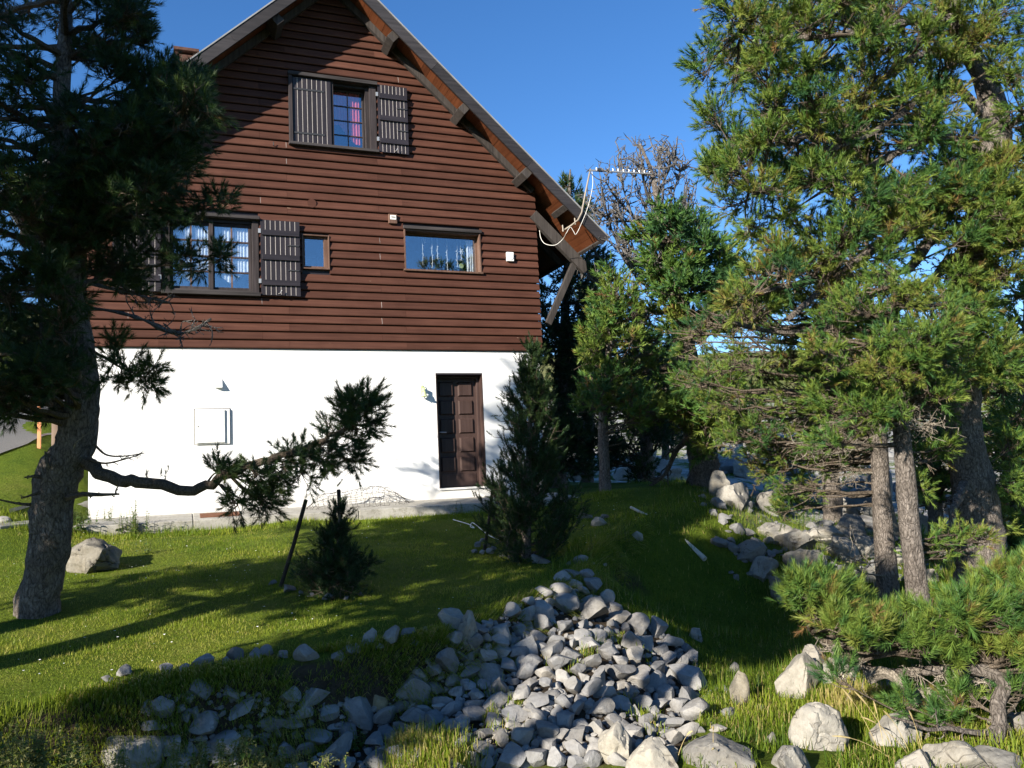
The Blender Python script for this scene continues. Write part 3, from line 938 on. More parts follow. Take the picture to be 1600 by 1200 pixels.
for k, (ca, cb, lb) in enumerate(((x0 + 0.15, xm - 0.03, 'white net curtain parted at the bottom in the left casement'), (xm + 0.03, x1 - 0.15, 'white net curtain parted at the bottom in the right casement'))):
    cm = (ca + cb) / 2
    curtain('curtain', lb, (ca, cb, z1 - 0.11), lambda x, ca=ca, cb=cb, cm=cm: z0 + 0.42 - 0.20 * (1 - abs(x - cm + 0.02) / 0.26) if abs(x - cm + 0.02) < .26 else z0 + 0.42, 0.10, M['net'], 11, 0.012)

# small window
w3 = part_empty('window', (SW[0], 0, SW[2]))
x0, x1, z0, z1 = SW
frame4(x0, x1, z0, z1, 0.02, -0.060, 0.06, M['frame'], w3)
MB().box(x0 + 0.022, x0 + 0.052, 0.0, 0.06, z0 + 0.022, z1 - 0.022).build('sash', M['frame'], w3)
MB().box(x1 - 0.085, x1 - 0.022, 0.0, 0.06, z0 + 0.022, z1 - 0.022).build('sash', M['frame'], w3)
MB().box(x0 + 0.053, x1 - 0.087, 0.0, 0.06, z0 + 0.022, z0 + 0.06).build('sash', M['frame'], w3)
MB().box(x0 + 0.053, x1 - 0.087, 0.0, 0.06, z1 - 0.05, z1 - 0.022).build('sash', M['frame'], w3)
pane(x0 + 0.053, x1 - 0.087, 0.03, z0 + 0.06, z1 - 0.05, w3)
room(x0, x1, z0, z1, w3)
# wide picture window
w4 = part_empty('window', (RW[0], 0, RW[2]))
x0, x1, z0, z1 = RW
MB().box(x0, x0 + 0.022, -0.060, 0.15, z0 + 0.03, z1 - 0.06).build('frame', M['frame'], w4)
MB().box(x1 - 0.022, x1, -0.060, 0.15, z0 + 0.03, z1 - 0.06).build('frame', M['frame'], w4)
MB().box(x0 - 0.01, x1 + 0.025, -0.085, 0.05, z1 - 0.058, z1 + 0.0).build('lintel', M['greyframex'], w4, bevel=0.005)
MB().box(x0 + 0.022, x1 - 0.022, -0.045, 0.15, z1 - 0.085, z1 - 0.06).build('frame', M['frame'], w4)
MB().box(x0 - 0.02, x1 + 0.03, -0.07, 0.15, z0 - 0.005, z0 + 0.028).build('sill', M['frame'], w4, bevel=0.004)
frame4(x0 + 0.023, x1 - 0.023, z0 + 0.029, z1 - 0.086, 0.028, 0.10, 0.14, M['frame'], w4, 'sash')
pane(x0 + 0.052, x1 - 0.052, 0.12, z0 + 0.058, z1 - 0.115, w4)
room(x0, x1, z0, z1, w4)
# decorations hanging inside the picture window
mb = MB()
zt = z1 - 0.12
for px, py0, py1 in ((662, 362, 380), (660, 381, 414), (675, 384, 418), (683, 384, 405), (698, 391, 422), (714, 390, 417), (720, 388, 407), (731, 384, 425), (737, 386, 394)):
    a_, b_ = atY(px, py0, 0.17), atY(px + 1, py1, 0.17)
    n = 12
    pts = [a_ + (b_ - a_) * i / (n - 1) + np.array([rs.uniform(-.009, .009), 0, 0]) for i in range(n)]
    mb.tube([(pts[0][0], 0.17, zt), pts[0]], 0.0015, 3)
    mb.tube(pts, 0.006, 4)
    for i in range(1, n, 2):
        sx = rs.choice((-1, 1))
        mb.tube([pts[i], pts[i] + np.array([sx * 0.028, 0, rs.uniform(-.012, .02)])], 0.0045, 3)
tag(mb.build('light_string', M['white'], None, loc=(RW[0] + 0.7, 0.17, zt)), 'string of white icicle lights hanging inside the wide picture window', 'fairy lights')
c = atY(720.5, 415.5, 0.165)
mb = MB().prism([(c[0] + 0.045 * math.cos(t), c[2] + 0.045 * math.sin(t)) for t in a], 0.16, 0.165)
tag(mb.build('window_sticker', M['bell'], None, loc=c), 'round pale green disc low in the wide picture window', 'sticker')
c = atY(721, 393, 0.165)
mb = MB()
for k in range(3):
    t = k * math.pi / 3
    dx, dz = 0.05 * math.cos(t), 0.05 * math.sin(t)
    mb.tube([(c[0] - dx, 0.165, c[2] - dz), (c[0] + dx, 0.165, c[2] + dz)], 0.007, 4)
tag(mb.build('star', M['white'], None, loc=c), 'small white star hanging in the wide picture window', 'ornament')
curtain('curtain', 'white net curtain at the right edge of the wide picture window', (-1.30, -1.17, RW[3] - 0.13), lambda x: RW[2] + 0.04, 0.2, M['net'], 3)

# door
dr = part_empty('door', (DX0, 0.2, DZ0))
t = 0.012
MB().box(DX0 + 0.001, DX0 + t, -0.004, DREC, DZ0, DZ1 - 0.001).build('door_lining', M['door'], dr)
MB().box(DX1 - t, DX1 - 0.001, -0.004, DREC, DZ0, DZ1 - 0.001).build('door_lining', M['door'], dr)
MB().box(DX0 + t, DX1 - t, -0.004, DREC, DZ1 - 0.03, DZ1 - 0.001).build('door_lining', M['darkwoodx'], dr)
fw = 0.058
MB().box(DX0 + t, DX0 + fw, DREC - 0.06, DREC + 0.08, DZ0, DZ1 - 0.031).build('door_frame', M['door'], dr, bevel=0.006)
MB().box(DX1 - fw, DX1 - t, DREC - 0.06, DREC + 0.08, DZ0, DZ1 - 0.031).build('door_frame', M['door'], dr, bevel=0.006)
MB().box(DX0 + fw, DX1 - fw, DREC - 0.06, DREC + 0.08, DZ1 - 0.075, DZ1 - 0.031).build('door_frame', M['door'], dr, bevel=0.006)
lx0, lx1 = DX0 + fw + 0.003, DX1 - fw - 0.003
MB().box(lx0, lx1, DREC + 0.02, DREC + 0.065, DZ0 + 0.006, DZ1 - 0.078).build('door_leaf', M['door'], dr)
lw = lx1 - lx0
for r, (zb, zt_) in enumerate(((0.45, 0.715), (0.785, 1.05), (1.115, 1.38), (1.445, 1.705), (1.77, 2.03))):
    for ca, cb in ((0.07, 0.44), (0.55, 0.92)):
        X0, X1 = lx0 + lw * ca, lx0 + lw * cb
        v = [(X0, DREC + 0.02, zb), (X1, DREC + 0.02, zb), (X1, DREC + 0.02, zt_), (X0, DREC + 0.02, zt_),
             (X0 + 0.022, DREC - 0.012, zb + 0.022), (X1 - 0.022, DREC - 0.012, zb + 0.022), (X1 - 0.022, DREC - 0.012, zt_ - 0.022), (X0 + 0.022, DREC - 0.012, zt_ - 0.022)]
        mk('panel', v, [(4, 5, 6, 7), (0, 1, 5, 4), (1, 2, 6, 5), (2, 3, 7, 6), (3, 0, 4, 7)], M['door'], dr)
MB().box(lx0 + 0.05, lx1 - 0.05, DREC + 0.008, DREC + 0.021, DZ0 + 0.02, DZ0 + 0.23).build('kick_board', M['door'], dr, bevel=0.004)
MB().tube([(lx0 + 0.045, DREC + 0.02, 1.145), (lx0 + 0.045, DREC - 0.04, 1.145), (lx0 + 0.15, DREC - 0.045, 1.14)], 0.011, 6).build('door_handle', M['metal'], dr)
MB().box(DX0 - 0.0, DX1 + 0.0, -0.03, -0.002, DZ0 - 0.03, DZ0 - 0.002).build('door_sill', M['render'], dr)

# fittings on the wall
hood = atY(347, 604, 0)
hx0, hx1 = hood[0] - 0.115, -5.503
mb = MB()
hz0, hz1, hd = 1.925, 2.075, 0.078
mb.add([(hx0, 0, hz1), (hx1, 0, hz1), (hx1, -hd, hz0 + 0.004), (hx0, -hd, hz0 + 0.004), (hx0, -hd, hz0), (hx1, -hd, hz0), (hx0, 0, hz0), (hx1, 0, hz0)],
       [(0, 3, 2, 1), (3, 4, 5, 2), (1, 2, 5, 7), (0, 6, 4, 3), (6, 7, 5, 4)])
mb.build('vent_hood', M['render'], house)
bx0, bx1, bz0, bz1 = -5.905, -5.395, 1.045, 1.59
cab = empty('meter_cabinet', (bx0 + 0.25, 0, bz0), 'square white meter cabinet fixed to the white wall, left of the vent hood shadow', 'meter cabinet')
MB().box(bx0, bx1, -0.032, 0.002, bz0, bz1).build('cabinet_body', M['white'], cab, bevel=0.004)
MB().box(bx0 - 0.012, bx1 + 0.006, -0.010, 0.001, bz0 - 0.004, bz1 + 0.013).build('gasket', M['greyframe'], cab)
MB().box(bx0 + 0.012, bx1 - 0.075, -0.058, -0.0335, bz0 + 0.02, bz1 - 0.012).build('cabinet_door', M['white'], cab, bevel=0.006)
MB().box(bx0 + 0.035, bx0 + 0.05, -0.063, -0.059, 1.31, 1.327).build('lock', M['iron'], cab)
cab['label'] = 'square white meter cabinet fixed to the white ground floor wall'
# bell by the door
bc = atY(662, 612, -0.09)
bl = empty('door_bell', (bc[0], 0, bc[2]), 'small pale green hand bell hanging on the wall beside the door', 'bell')
prof = [(0.0, 0.085), (0.018, 0.083), (0.030, 0.07), (0.036, 0.045), (0.042, 0.02), (0.056, 0.002), (0.060, -0.008)]
n = 16
v, f = [], []
for r_, z_ in prof:
    for k in range(n):
        v.append((bc[0] + 0.008 + r_ * math.cos(2 * math.pi * k / n), -0.09 + r_ * math.sin(2 * math.pi * k / n), bc[2] - 0.075 + z_))
for i in range(len(prof) - 1):
    for k in range(n):
        f.append((i * n + k, (i + 1) * n + k, (i + 1) * n + (k + 1) % n, i * n + (k + 1) % n))
mk('bell_cup', v, f, M['bell'], bl, smooth=True)
mb = MB().box(bc[0] - 0.022, bc[0] + 0.022, -0.010, 0.002, bc[2] - 0.05, bc[2] + 0.11)
mb.box(bc[0] - 0.005, bc[0] + 0.018, -0.105, -0.01, bc[2] + 0.012, bc[2] + 0.075)
mb.tube([(bc[0] - 0.01, -0.02, bc[2] + 0.09), (bc[0] - 0.01, -0.05, bc[2] + 0.12), (bc[0] - 0.01, -0.06, bc[2] + 0.09)], 0.007, 5)
mb.build('bracket', M['bell'], bl)
MB().tube([(bc[0] + 0.008, -0.09, bc[2] - 0.07), (bc[0] + 0.008, -0.09, bc[2] - 0.115)], 0.008, 6).build('clapper', M['iron'], bl)
MB().tube([(bc[0] + 0.008, -0.09, bc[2] - 0.115), (bc[0] + 0.012, -0.088, bc[2] - 0.27)], 0.0018, 3).build('pull_cord', M['lath'], bl)
# lamp and sensor on the siding
c = atY(613, 343, -0.03)
lp = empty('wall_lamp', (c[0], -0.03, c[2]), 'small brown and cream fitting on the siding above the wide picture window', 'wall fitting')
MB().box(c[0] - 0.075, c[0] + 0.075, -0.085, -0.028, c[2] - 0.085, c[2] + 0.085).build('casing', M['frame'], lp, bevel=0.01)
MB().box(c[0] - 0.05, c[0] + 0.055, -0.094, -0.0865, c[2] - 0.02, c[2] + 0.06).build('lamp_plate', M['cable'], lp, bevel=0.006)
MB().box(c[0] - 0.035, c[0] + 0.035, -0.099, -0.0945, c[2] + 0.018, c[2] + 0.032).build('louvre', M['iron'], lp)
c = atY(796, 402, -0.03)
lp = empty('wall_sounder', (c[0], -0.03, c[2]), 'small square white box with a round front at the right end of the siding', 'alarm box')
MB().box(c[0] - 0.07, c[0] + 0.07, -0.085, -0.03, c[2] - 0.085, c[2] + 0.085).build('casing', M['white'], lp, bevel=0.012)
MB().prism([(c[0] + 0.055 * math.cos(t_), c[2] + 0.062 * math.sin(t_)) for t_ in a], -0.092, -0.084).build('grille', M['cable'], lp)

# concrete apron along the house, in lengths, and the step at the left corner
ap = empty('apron', (-3.7, -0.5, -0.05), 'concrete apron slab running along the foot of the white wall', 'paving')
xs_ = [-7.6, -5.95, -3.6, -1.3, 0.15]
for a0, a1 in zip(xs_[:-1], xs_[1:]):
    z_ = 0.0
    v = [(a0 + .004, 0.0, 0.0), (a1 - .004, 0.0, 0.0), (a1 - .004, -1.02, -0.068), (a0 + .004, -1.02, -0.068)]
    v = [(x, y_ - 0.003, zz) for x, y_, zz in v] + [(x, y_ - 0.003, -0.45) for x, y_, zz in v]
    mk('slab', v, [(0, 3, 2, 1), (0, 1, 5, 4), (1, 2, 6, 5), (2, 3, 7, 6), (3, 0, 4, 7)], M['concrete'], ap, bevel=0.012)
p0 = atY(312, 802, -0.25); p1 = atY(372, 798, -0.25)
mb = MB()
sl_ = -0.068 / 1.02
v = []
for zt_ in (0.016, 0.002):
    for x, y_ in ((p0[0], -0.28), (p1[0], -0.28), (p1[0], -0.80), (p0[0], -0.80)):
        v.append((x, y_, y_ * -sl_ + zt_))
mb.add(v, [(0, 3, 2, 1), (0, 1, 5, 4), (1, 2, 6, 5), (2, 3, 7, 6), (3, 0, 4, 7)])
tag(mb.build('door_mat', M['mat'], None, loc=(p0[0], -0.5, -0.03)), 'rust brown mat lying on the concrete apron under the meter cabinet', 'mat')

# antenna on the verge
an = empty('antenna', tuple(atY(880, 362, YF + 0.1)), 'television aerial on a bent mast at the right end of the roof verge', 'antenna')
ya = YF - 0.06
pts = [atY(879, 361, YF + 0.1), atY(893, 352, ya), atY(903, 344, ya), atY(909, 332, ya), atY(915, 300, ya), atY(922.5, 264, ya)]
MB().tube(pts, 0.016, 7).build('mast', M['mast'], an, smooth=True)
for px in ((879, 352), (898, 341)):
    MB().tube([atY(px[0], px[1], YF + 0.06), atY(px[0] + 1, px[1] + 10, YF + 0.03)], 0.014, 5).build('clamp', M['mast'], an)
b0, b1 = atY(920, 266, ya), atY(1018, 271.5, ya + 0.1)
MB().bar(b0, b1, 0.028, 0.028).build('boom', M['metal'], an)
for k in range(11):
    c = b0 + (b1 - b0) * (0.12 + 0.085 * k)
    hgt = 0.055 if k < 10 else 0.04
    MB().tube([c + (0, 0, -0.02), c + (0, 0, hgt)], 0.006, 4).build('element', M['metal'], an)
MB().box(b0[0] + 0.17, b0[0] + 0.29, ya - 0.03, ya + 0.03, b0[2] + 0.0, b0[2] + 0.05).build('dipole_box', M['iron'], an)
cab_ = [(925, 268, ya), (926, 290, ya), (919, 322, ya), (909, 348, ya), (900, 366, ya), (896, 361, ya), (891, 355, ya), (885, 364, ya), (879, 374, -0.4), (867, 383, -0.3), (852, 381, -0.15), (845, 372, -0.02), (843, 360, 0.0)]
ps = [atY(*c_) for c_ in cab_]
# smooth the cable
def smooth_path(ps, n=6):
    ps = [np.asarray(p_) for p_ in ps]
    out = []
    P = [ps[0]] + ps + [ps[-1]]
    for i in range(1, len(P) - 2):
        for k in range(n):
            t_ = k / n
            p0_, p1_, p2_, p3_ = P[i - 1], P[i], P[i + 1], P[i + 2]
            out.append(0.5 * (2 * p1_ + (p2_ - p0_) * t_ + (2 * p0_ - 5 * p1_ + 4 * p2_ - p3_) * t_ ** 2 + (3 * p1_ - p0_ - 3 * p2_ + p3_) * t_ ** 3))
    out.append(P[-2])
    return out
MB().tube(smooth_path(ps), 0.005, 5).build('cable', M['cable'], an, smooth=True)
# ------------------------------------------------------------------ trees
def tuft_templates(n_needles, k, seed, L=0.085, nl=0.058, w=0.0048):
    r = np.random.RandomState(seed)
    out = []
    for _ in range(k):
        t = np.sqrt(r.rand(n_needles)) if False else r.rand(n_needles)
        az = np.arange(n_needles) * 2.399 + r.rand(n_needles) * 0.6
        ang = np.radians(66 - 46 * t + r.randn(n_needles) * 8)
        ln = nl * (0.8 + 0.35 * r.rand(n_needles))
        d = np.stack([np.sin(ang) * np.cos(az), np.sin(ang) * np.sin(az), np.cos(ang)], 1)
        side = np.stack([-np.sin(az), np.cos(az), 0 * az], 1)
        roll = r.rand(n_needles) * 1.2 - 0.6
        sd = side * np.cos(roll)[:, None] + np.cross(d, side) * np.sin(roll)[:, None]
        b = np.stack([0 * t, 0 * t, L * t], 1)
        tri = np.stack([b - sd * w / 2, b + sd * w / 2, b + d * ln[:, None]], 1)
        out.append(tri.reshape(-1, 3))
    return out
T_NEAR = tuft_templates(50, 5, 1, w=0.0054)
T_DWARF = tuft_templates(64, 5, 4, L=0.075, nl=0.052, w=0.0042)
T_MID = tuft_templates(42, 6, 2, L=0.095, nl=0.047, w=0.0062)
T_FAR = tuft_templates(18, 5, 3, L=0.10, nl=0.066, w=0.016)

def tuft_mesh(name, tufts, tpl, mat, parent, rng):
    """tufts: list of (pos, dir, scale, tint) -> one needle mesh"""
    P = np.array([t[0] for t in tufts]); D = np.array([t[1] for t in tufts])
    sc = np.array([t[2] for t in tufts]); ti = np.array([t[3] for t in tufts])
    D /= np.linalg.norm(D, axis=1)[:, None] + 1e-9
    h = rng.randn(len(P), 3)
    x = np.cross(D, h); x /= np.linalg.norm(x, axis=1)[:, None] + 1e-9
    y = np.cross(D, x)
    R = np.stack([x, y, D], 2) * sc[:, None, None]
    V, TI = [], []
    var = rng.randint(0, len(tpl), len(P))
    for k in range(len(tpl)):
        s = np.where(var == k)[0]
        if len(s) == 0: continue
        v = np.einsum('mij,nj->mni', R[s], tpl[k]) + P[s][:, None]
        V.append(v.reshape(-1, 3))
        nn = len(tpl[k]) // 3
        tt = ti[s][:, None] + rng.randn(len(s), nn) * 0.05
        TI.append(np.repeat(tt.ravel(), 3))
    V = np.concatenate(V); TI = np.clip(np.concatenate(TI), 0, 1)
    f = np.arange(len(V)).reshape(-1, 3)
    o = mk(name, V, f, mat, parent)
    fattr(o.data, 'tint', TI)
    return o

def bez(a, b, c, n):
    t = np.linspace(0, 1, n)[:, None]
    return (1 - t) ** 2 * a + 2 * t * (1 - t) * b + t * t * c
def unit(v):
    return v / (np.linalg.norm(v) + 1e-9)
class Tree:
    def __init__(s, name, label, trunk, seed, cat='tree', group=None, base=None, bark='bark', needle='needle', tpl=None, ts=1.0, smooth_sides=14, rough=0.06):
        """trunk: (px, py, distance, width in px) from the foot up"""
        s.r = np.random.RandomState(seed)
        s.tpl, s.ts, s.needle, s.bark = tpl or T_MID, ts, needle, bark
        pts = [atD(t[0], t[1], t[2]) for t in trunk]
        rad = [t[3] / 2 / pxm(t[2]) for t in trunk]
        s.root = empty(name, tuple(pts[0]), label, cat, group)
        pts = [pts[0] - np.array([0, 0, 0.35])] + pts
        rad = [rad[0] * 1.12] + rad
        P = np.array(smooth_path(pts, 6))
        Rr = np.interp(np.linspace(0, 1, len(P)), np.linspace(0, 1, len(rad)), rad)
        s.P, s.R = P, Rr
        s.tufts = []
        s.mbs = []
        # trunk with an uneven girth
        n = max(3, int(np.ceil(np.linalg.norm(np.diff(P, axis=0), axis=1).sum() / 0.06)))
        n = min(n, 140)
        u = np.linspace(0, len(P) - 1, n)
        PP = np.stack([np.interp(u, np.arange(len(P)), P[:, k]) for k in range(3)], 1)
        RR = np.interp(u, np.arange(len(P)), Rr)
        v, f = tube(PP, RR, smooth_sides)
        c = np.repeat(PP, smooth_sides, 0)
        d = v - c
        nz = fbm(v * np.array([5, 5, 2.2]) + seed, 3) * rough * 3 + fbm(v * 17.0 + seed, 2) * rough
        v = c + d * (1 + nz)[:, None]
        mk('trunk', v, f, M[bark], s.root, smooth=True)
    def at(s, t):
        """point and radius at fraction t of the trunk"""
        u = t * (len(s.P) - 1)
        i = int(min(max(u, 0), len(s.P) - 2)); k = u - i
        return s.P[i] * (1 - k) + s.P[i + 1] * k, s.R[i] * (1 - k) + s.R[i + 1] * k
    def near(s, c, drop=0.4):
        """where on the trunk a limb to c would leave it"""
        h = np.hypot(s.P[:, 0] - c[0], s.P[:, 1] - c[1])
        zt = c[2] - drop * h
        i = int(np.argmin(np.abs(s.P[:, 2] - zt) + 0.25 * h))
        i = max(i, 2)
        return s.P[i], s.R[i]
    def limb_to(s, c, r0=None, arch=0.1, drop=0.4, start=None, n=9, wob=0.05):
        a, ra = s.near(c, drop) if start is None else (start, 0.05)
        L = np.linalg.norm(c - a)
        mid = a * 0.45 + c * 0.55 + np.array([0, 0, -arch * L]) + s.r.randn(3) * wob * L
        pts = bez(a, mid, c, n)
        pts[1:-1] += s.r.randn(n - 2, 3) * wob * 0.35 * L / 2
        return pts
    def tuft(s, p, d, tint, sc=1.0):
        s.tufts.append((p, d, s.ts * sc * s.r.uniform(0.75, 1.25), tint))
    def pad(s, c, rad, n_sub=10, n_t=4, tint=0.4, tv=0.2, limb=None, r0=0.03, up=0.5, twig_r=0.006, drop=0.4, arch=0.1, flat=0.7, sc=1.0, inner=0.3, bare=0):
        """a limb out to c carrying a cloud of side shoots of radius rad, needles on their outer ends"""
        r = s.r
        pts = s.limb_to(c, arch=arch, drop=drop) if limb is None else np.asarray(limb, float)
        L = np.linalg.norm(np.diff(pts, axis=0), axis=1).sum()
        mb = MB()
        mb.tube(pts, np.linspace(r0, max(0.004, r0 * 0.25), len(pts)), 5 if r0 < 0.05 else 9, False)
        pc = unit(c - pts[0])
        ptint = np.clip(tint + r.randn() * tv * 0.6, 0, 0.9)
        lim = min(0.95, 1.2 * rad / max(L, 1e-6))
        for i in range(n_sub + bare):
            t = 1 - lim * r.rand()
            u = t * (len(pts) - 1); k = int(min(u, len(pts) - 2)); b = pts[k] + (pts[k + 1] - pts[k]) * (u - k)
            dv = r.randn(3); dv[2] *= flat
            dv = unit(dv + pc * 0.5 + np.array([0, 0, 0.15]))
            e = c + dv * rad * (0.55 + 0.5 * r.rand())
            if (e - b) @ (e - b) < 1e-4: continue
            m_ = (b + e) / 2 + r.randn(3) * 0.12 * rad
            sub = bez(b, m_, e, 5)
            mb.tube(sub[::2], np.linspace(twig_r * 1.6, twig_r * 0.6, 3), 3, False)
            if i >= n_sub:
                for q_ in range(4):
                    st = sub[r.randint(1, 5)]
                    mb.tube([st, st + r.randn(3) * rad * 0.3], [twig_r * 0.7, twig_r * 0.35], 3, False)
                continue
            for j in range(n_t):
                tt = 1.0 if j == 0 else r.uniform(inner, 1.0)
                uu = tt * 4; kk = int(min(uu, 3)); bp = sub[kk] + (sub[kk + 1] - sub[kk]) * (uu - kk)
                d = unit(unit(sub[kk + 1] - sub[kk]) * 0.7 + r.randn(3) * 0.55 + np.array([0, 0, up]))
                tw = s.ts * (0.02 if j == 0 else r.uniform(0.03, 0.10) * (0.7 if inner > 0.5 else 1))
                p = bp + d * tw
                if tw > 0.035:
                    mb.tube([bp, p], [twig_r * 0.7, twig_r * 0.6], 3, False)
                tn = np.clip(ptint + r.randn() * tv * 0.5, 0, 0.9)
                if r.rand() < 0.018: tn = r.uniform(0.9, 1.0)
                s.tuft(p, d, tn, sc)
        s.mbs.append(mb)
    def spray(s, c, rad, n=20, r0=0.02, twig_r=0.005, limb=None, drop=0.2, mat=None, lumps=0.0, up=0.0, arch=0.05):
        """a dead limb with bare crooked twigs"""
        r = s.r
        pts = s.limb_to(c, arch=arch, drop=drop, wob=0.08) if limb is None else np.asarray(limb, float)
        mb = MB()
        def rr(a, b, n_):
            q_ = np.linspace(a, b, n_)
            return q_ * (1 + lumps * r.randn(n_)).clip(0.5, 2.2)
        mb.tube(pts, rr(r0, max(r0 * 0.3, 0.003), len(pts)), 5, False)
        for i in range(n):
            t = r.uniform(0.25, 1)
            u = t * (len(pts) - 1); k = int(min(u, len(pts) - 2)); b = pts[k] + (pts[k + 1] - pts[k]) * (u - k)
            d = unit(r.randn(3) + unit(pts[-1] - pts[0]) * 0.8 + np.array([0, 0, up]))
            q_ = [b]
            ln = rad * r.uniform(0.3, 1.0)
            for j in range(4):
                d = unit(d + r.randn(3) * 0.38 + np.array([0, 0, up * 0.5]))
                q_.append(q_[-1] + d * ln / 4)
            mb.tube(q_, rr(twig_r, twig_r * 0.45, 5), 4, False)
            for j in range(2):
                st = q_[r.randint(1, 5)]
                mb.tube([st, st + unit(r.randn(3) + d) * ln * 0.2, st + unit(r.randn(3) + d) * ln * 0.36], rr(twig_r * .7, twig_r * 0.35, 3), 3, False)
        o = mb.build('dead_branch', M[mat or 'deadwood'], s.root)
        return o
    def fill(s, poly, n, rpx, D, dd, holes=(), n_sub=10, n_t=4, minsep=0.75, **k):
        """limbs through a crown of the given outline, dd metres deep either way"""
        poly = np.array(poly, float)
        lo, hi = poly.min(0), poly.max(0)
        got = []
        tries = 0
        while len(got) < n and tries < n * 60:
            tries += 1
            q_ = lo + s.r.rand(2) * (hi - lo)
            if not inpoly(q_[0], q_[1], poly): continue
            if any((q_[0] - h[0]) ** 2 / h[2] ** 2 + (q_[1] - h[1]) ** 2 / h[3] ** 2 < 1 for h in holes): continue
            z_ = s.r.uniform(-1, 1)
            if any(np.hypot(q_[0] - g[0], q_[1] - g[1]) < rpx * minsep and abs(z_ - g[2]) < 0.7 for g in got): continue
            got.append((q_[0], q_[1], z_))
            c = atD(q_[0], q_[1], D + dd * z_)
            s.pad(c, rpx / pxm(D) * s.r.uniform(0.8, 1.2), n_sub, n_t, **k)
    def done(s, joined=True):
        if joined and s.mbs:
            mb = MB()
            for q_ in s.mbs:
                for v in q_.v: pass
                off = 0
                vv = np.concatenate(q_.v)
                mb.add(vv, q_.f)
            o = mb.build('branches', M['twig'], s.root)
            o['kind'] = 'stuff'
        else:
            for q_ in s.mbs:
                q_.build('branch', M['twig'], s.root)
        if s.tufts:
            tuft_mesh('crown', s.tufts, s.tpl, M[s.needle], s.root, s.r)
        return s.root
def A(*ps):
    return np.array([atD(*p_) for p_ in ps])
def AS(*ps):
    return np.array(smooth_path([atD(*p_) for p_ in ps], 4))

import time as _time
_t0 = _time.time()
def grounded(px, py):
    """distance along the view axis of the ground at a photo pixel"""
    return float((hit(px, py) - CAM) @ _f)

# --- the big dark pine at the left
D1 = grounded(62, 958)
t1 = Tree('pine_tree', 'big dark pine with a thick bent trunk in front of the white wall',
          [(60, 962, D1, 68), (70, 900, D1, 54), (77, 850, D1, 51), (82, 790, D1, 54), (94, 738, D1, 70), (116, 690, D1, 60), (127, 640, D1, 53), (127, 590, D1, 49), (118, 520, D1, 44), (108, 440, D1, 38),
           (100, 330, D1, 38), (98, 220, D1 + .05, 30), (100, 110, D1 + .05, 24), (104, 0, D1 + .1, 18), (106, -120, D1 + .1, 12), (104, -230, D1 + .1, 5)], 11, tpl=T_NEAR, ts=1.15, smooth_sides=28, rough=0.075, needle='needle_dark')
def d1(x, y, z=0):
    return (x, y, D1 + z)
t1.spray(None, 0.0, 0, r0=0.065, limb=AS(d1(114, 672), d1(92, 648, -.1), d1(78, 612, -.1), d1(73, 560, -.05), d1(66, 490, 0), d1(60, 400, .1)), mat='bark')
# long low bough to the right
bough = AS(d1(135, 722, -.02), d1(155, 738, -.1), d1(195, 750, -.2), d1(240, 757, -.25), d1(295, 765, -.3), d1(330, 757, -.3), d1(372, 735, -.35), d1(420, 720, -.35), d1(462, 708, -.35), d1(505, 688, -.35), d1(540, 668, -.3), d1(566, 640, -.3))
bough[2:] += t1.r.randn(len(bough) - 2, 3) * 0.012
t1.pad(bough[-1], 0.16, 14, 5, 0.5, 0.25, limb=bough, r0=0.062, twig_r=0.006, up=0.5)
pb = [(552, 650, 0.15), (568, 648, 0.14), (560, 672, 0.13), (530, 682, 0.18), (505, 700, 0.18), (538, 705, 0.15), (480, 712, 0.16), (455, 718, 0.15), (440, 740, 0.16), (478, 738, 0.15), (507, 725, 0.15), (405, 742, 0.13), (388, 752, 0.12), (395, 778, 0.15), (415, 790, 0.12), (372, 790, 0.10), (425, 772, 0.12), (352, 742, 0.06), (340, 738, 0.05), (545, 640, .1), (575, 665, .09), (548, 722, .09)]
for x, y, rr_ in pb:
    c = atD(x, y, D1 - 0.3 + t1.r.uniform(-0.15, 0.15))
    i = int(np.argmin(np.linalg.norm(bough - (c - np.array([0.12, 0, 0])), axis=1)))
    b = bough[i]
    t1.pad(c, rr_ * 0.95, 9, 4, 0.45, 0.3, limb=bez(b, (b + c) / 2 + t1.r.randn(3) * 0.03, c, 5), r0=0.012, twig_r=0.004, up=0.4, sc=0.85)
for x, y in ((251, 747), (258, 750), (228, 752), (262, 738)):
    t1.tuft(atD(x, y, D1 - .25), np.array([0.1, 0, 1]), 0.35, 0.7)
t1.spray(None, 0.25, 7, r0=0.012, twig_r=0.005, limb=A(d1(345, 757, -.3), d1(368, 775, -.35), d1(395, 788, -.4), d1(420, 800, -.4)), mat='twig')
# stubs and dead twigs on the trunk
t1.spray(None, 0.12, 5, r0=0.03, twig_r=0.008, limb=A(d1(105, 778, -.1), d1(130, 772, -.2), d1(160, 773, -.25), d1(186, 772, -.3)), mat='twig')
t1.spray(None, 0.12, 8, r0=0.012, twig_r=0.004, limb=AS(d1(148, 695, -.1), d1(165, 710, -.15), d1(190, 713, -.2), d1(226, 708, -.25)), mat='twig')
t1.spray(None, 0.10, 5, r0=0.012, twig_r=0.004, limb=AS(d1(140, 718, -.1), d1(165, 724, -.15), d1(200, 716, -.2), d1(222, 709, -.25)), mat='twig')
t1.spray(None, 0.06, 3, r0=0.018, twig_r=0.005, limb=AS(d1(60, 788, 0), d1(40, 788, -.1), d1(18, 785, -.15), d1(-12, 778, -.2)), mat='twig')
t1.spray(None, 0.05, 3, r0=0.03, twig_r=0.008, limb=A(d1(76, 735, -.15), d1(73, 722, -.2), d1(71, 708, -.2)), mat='bark')
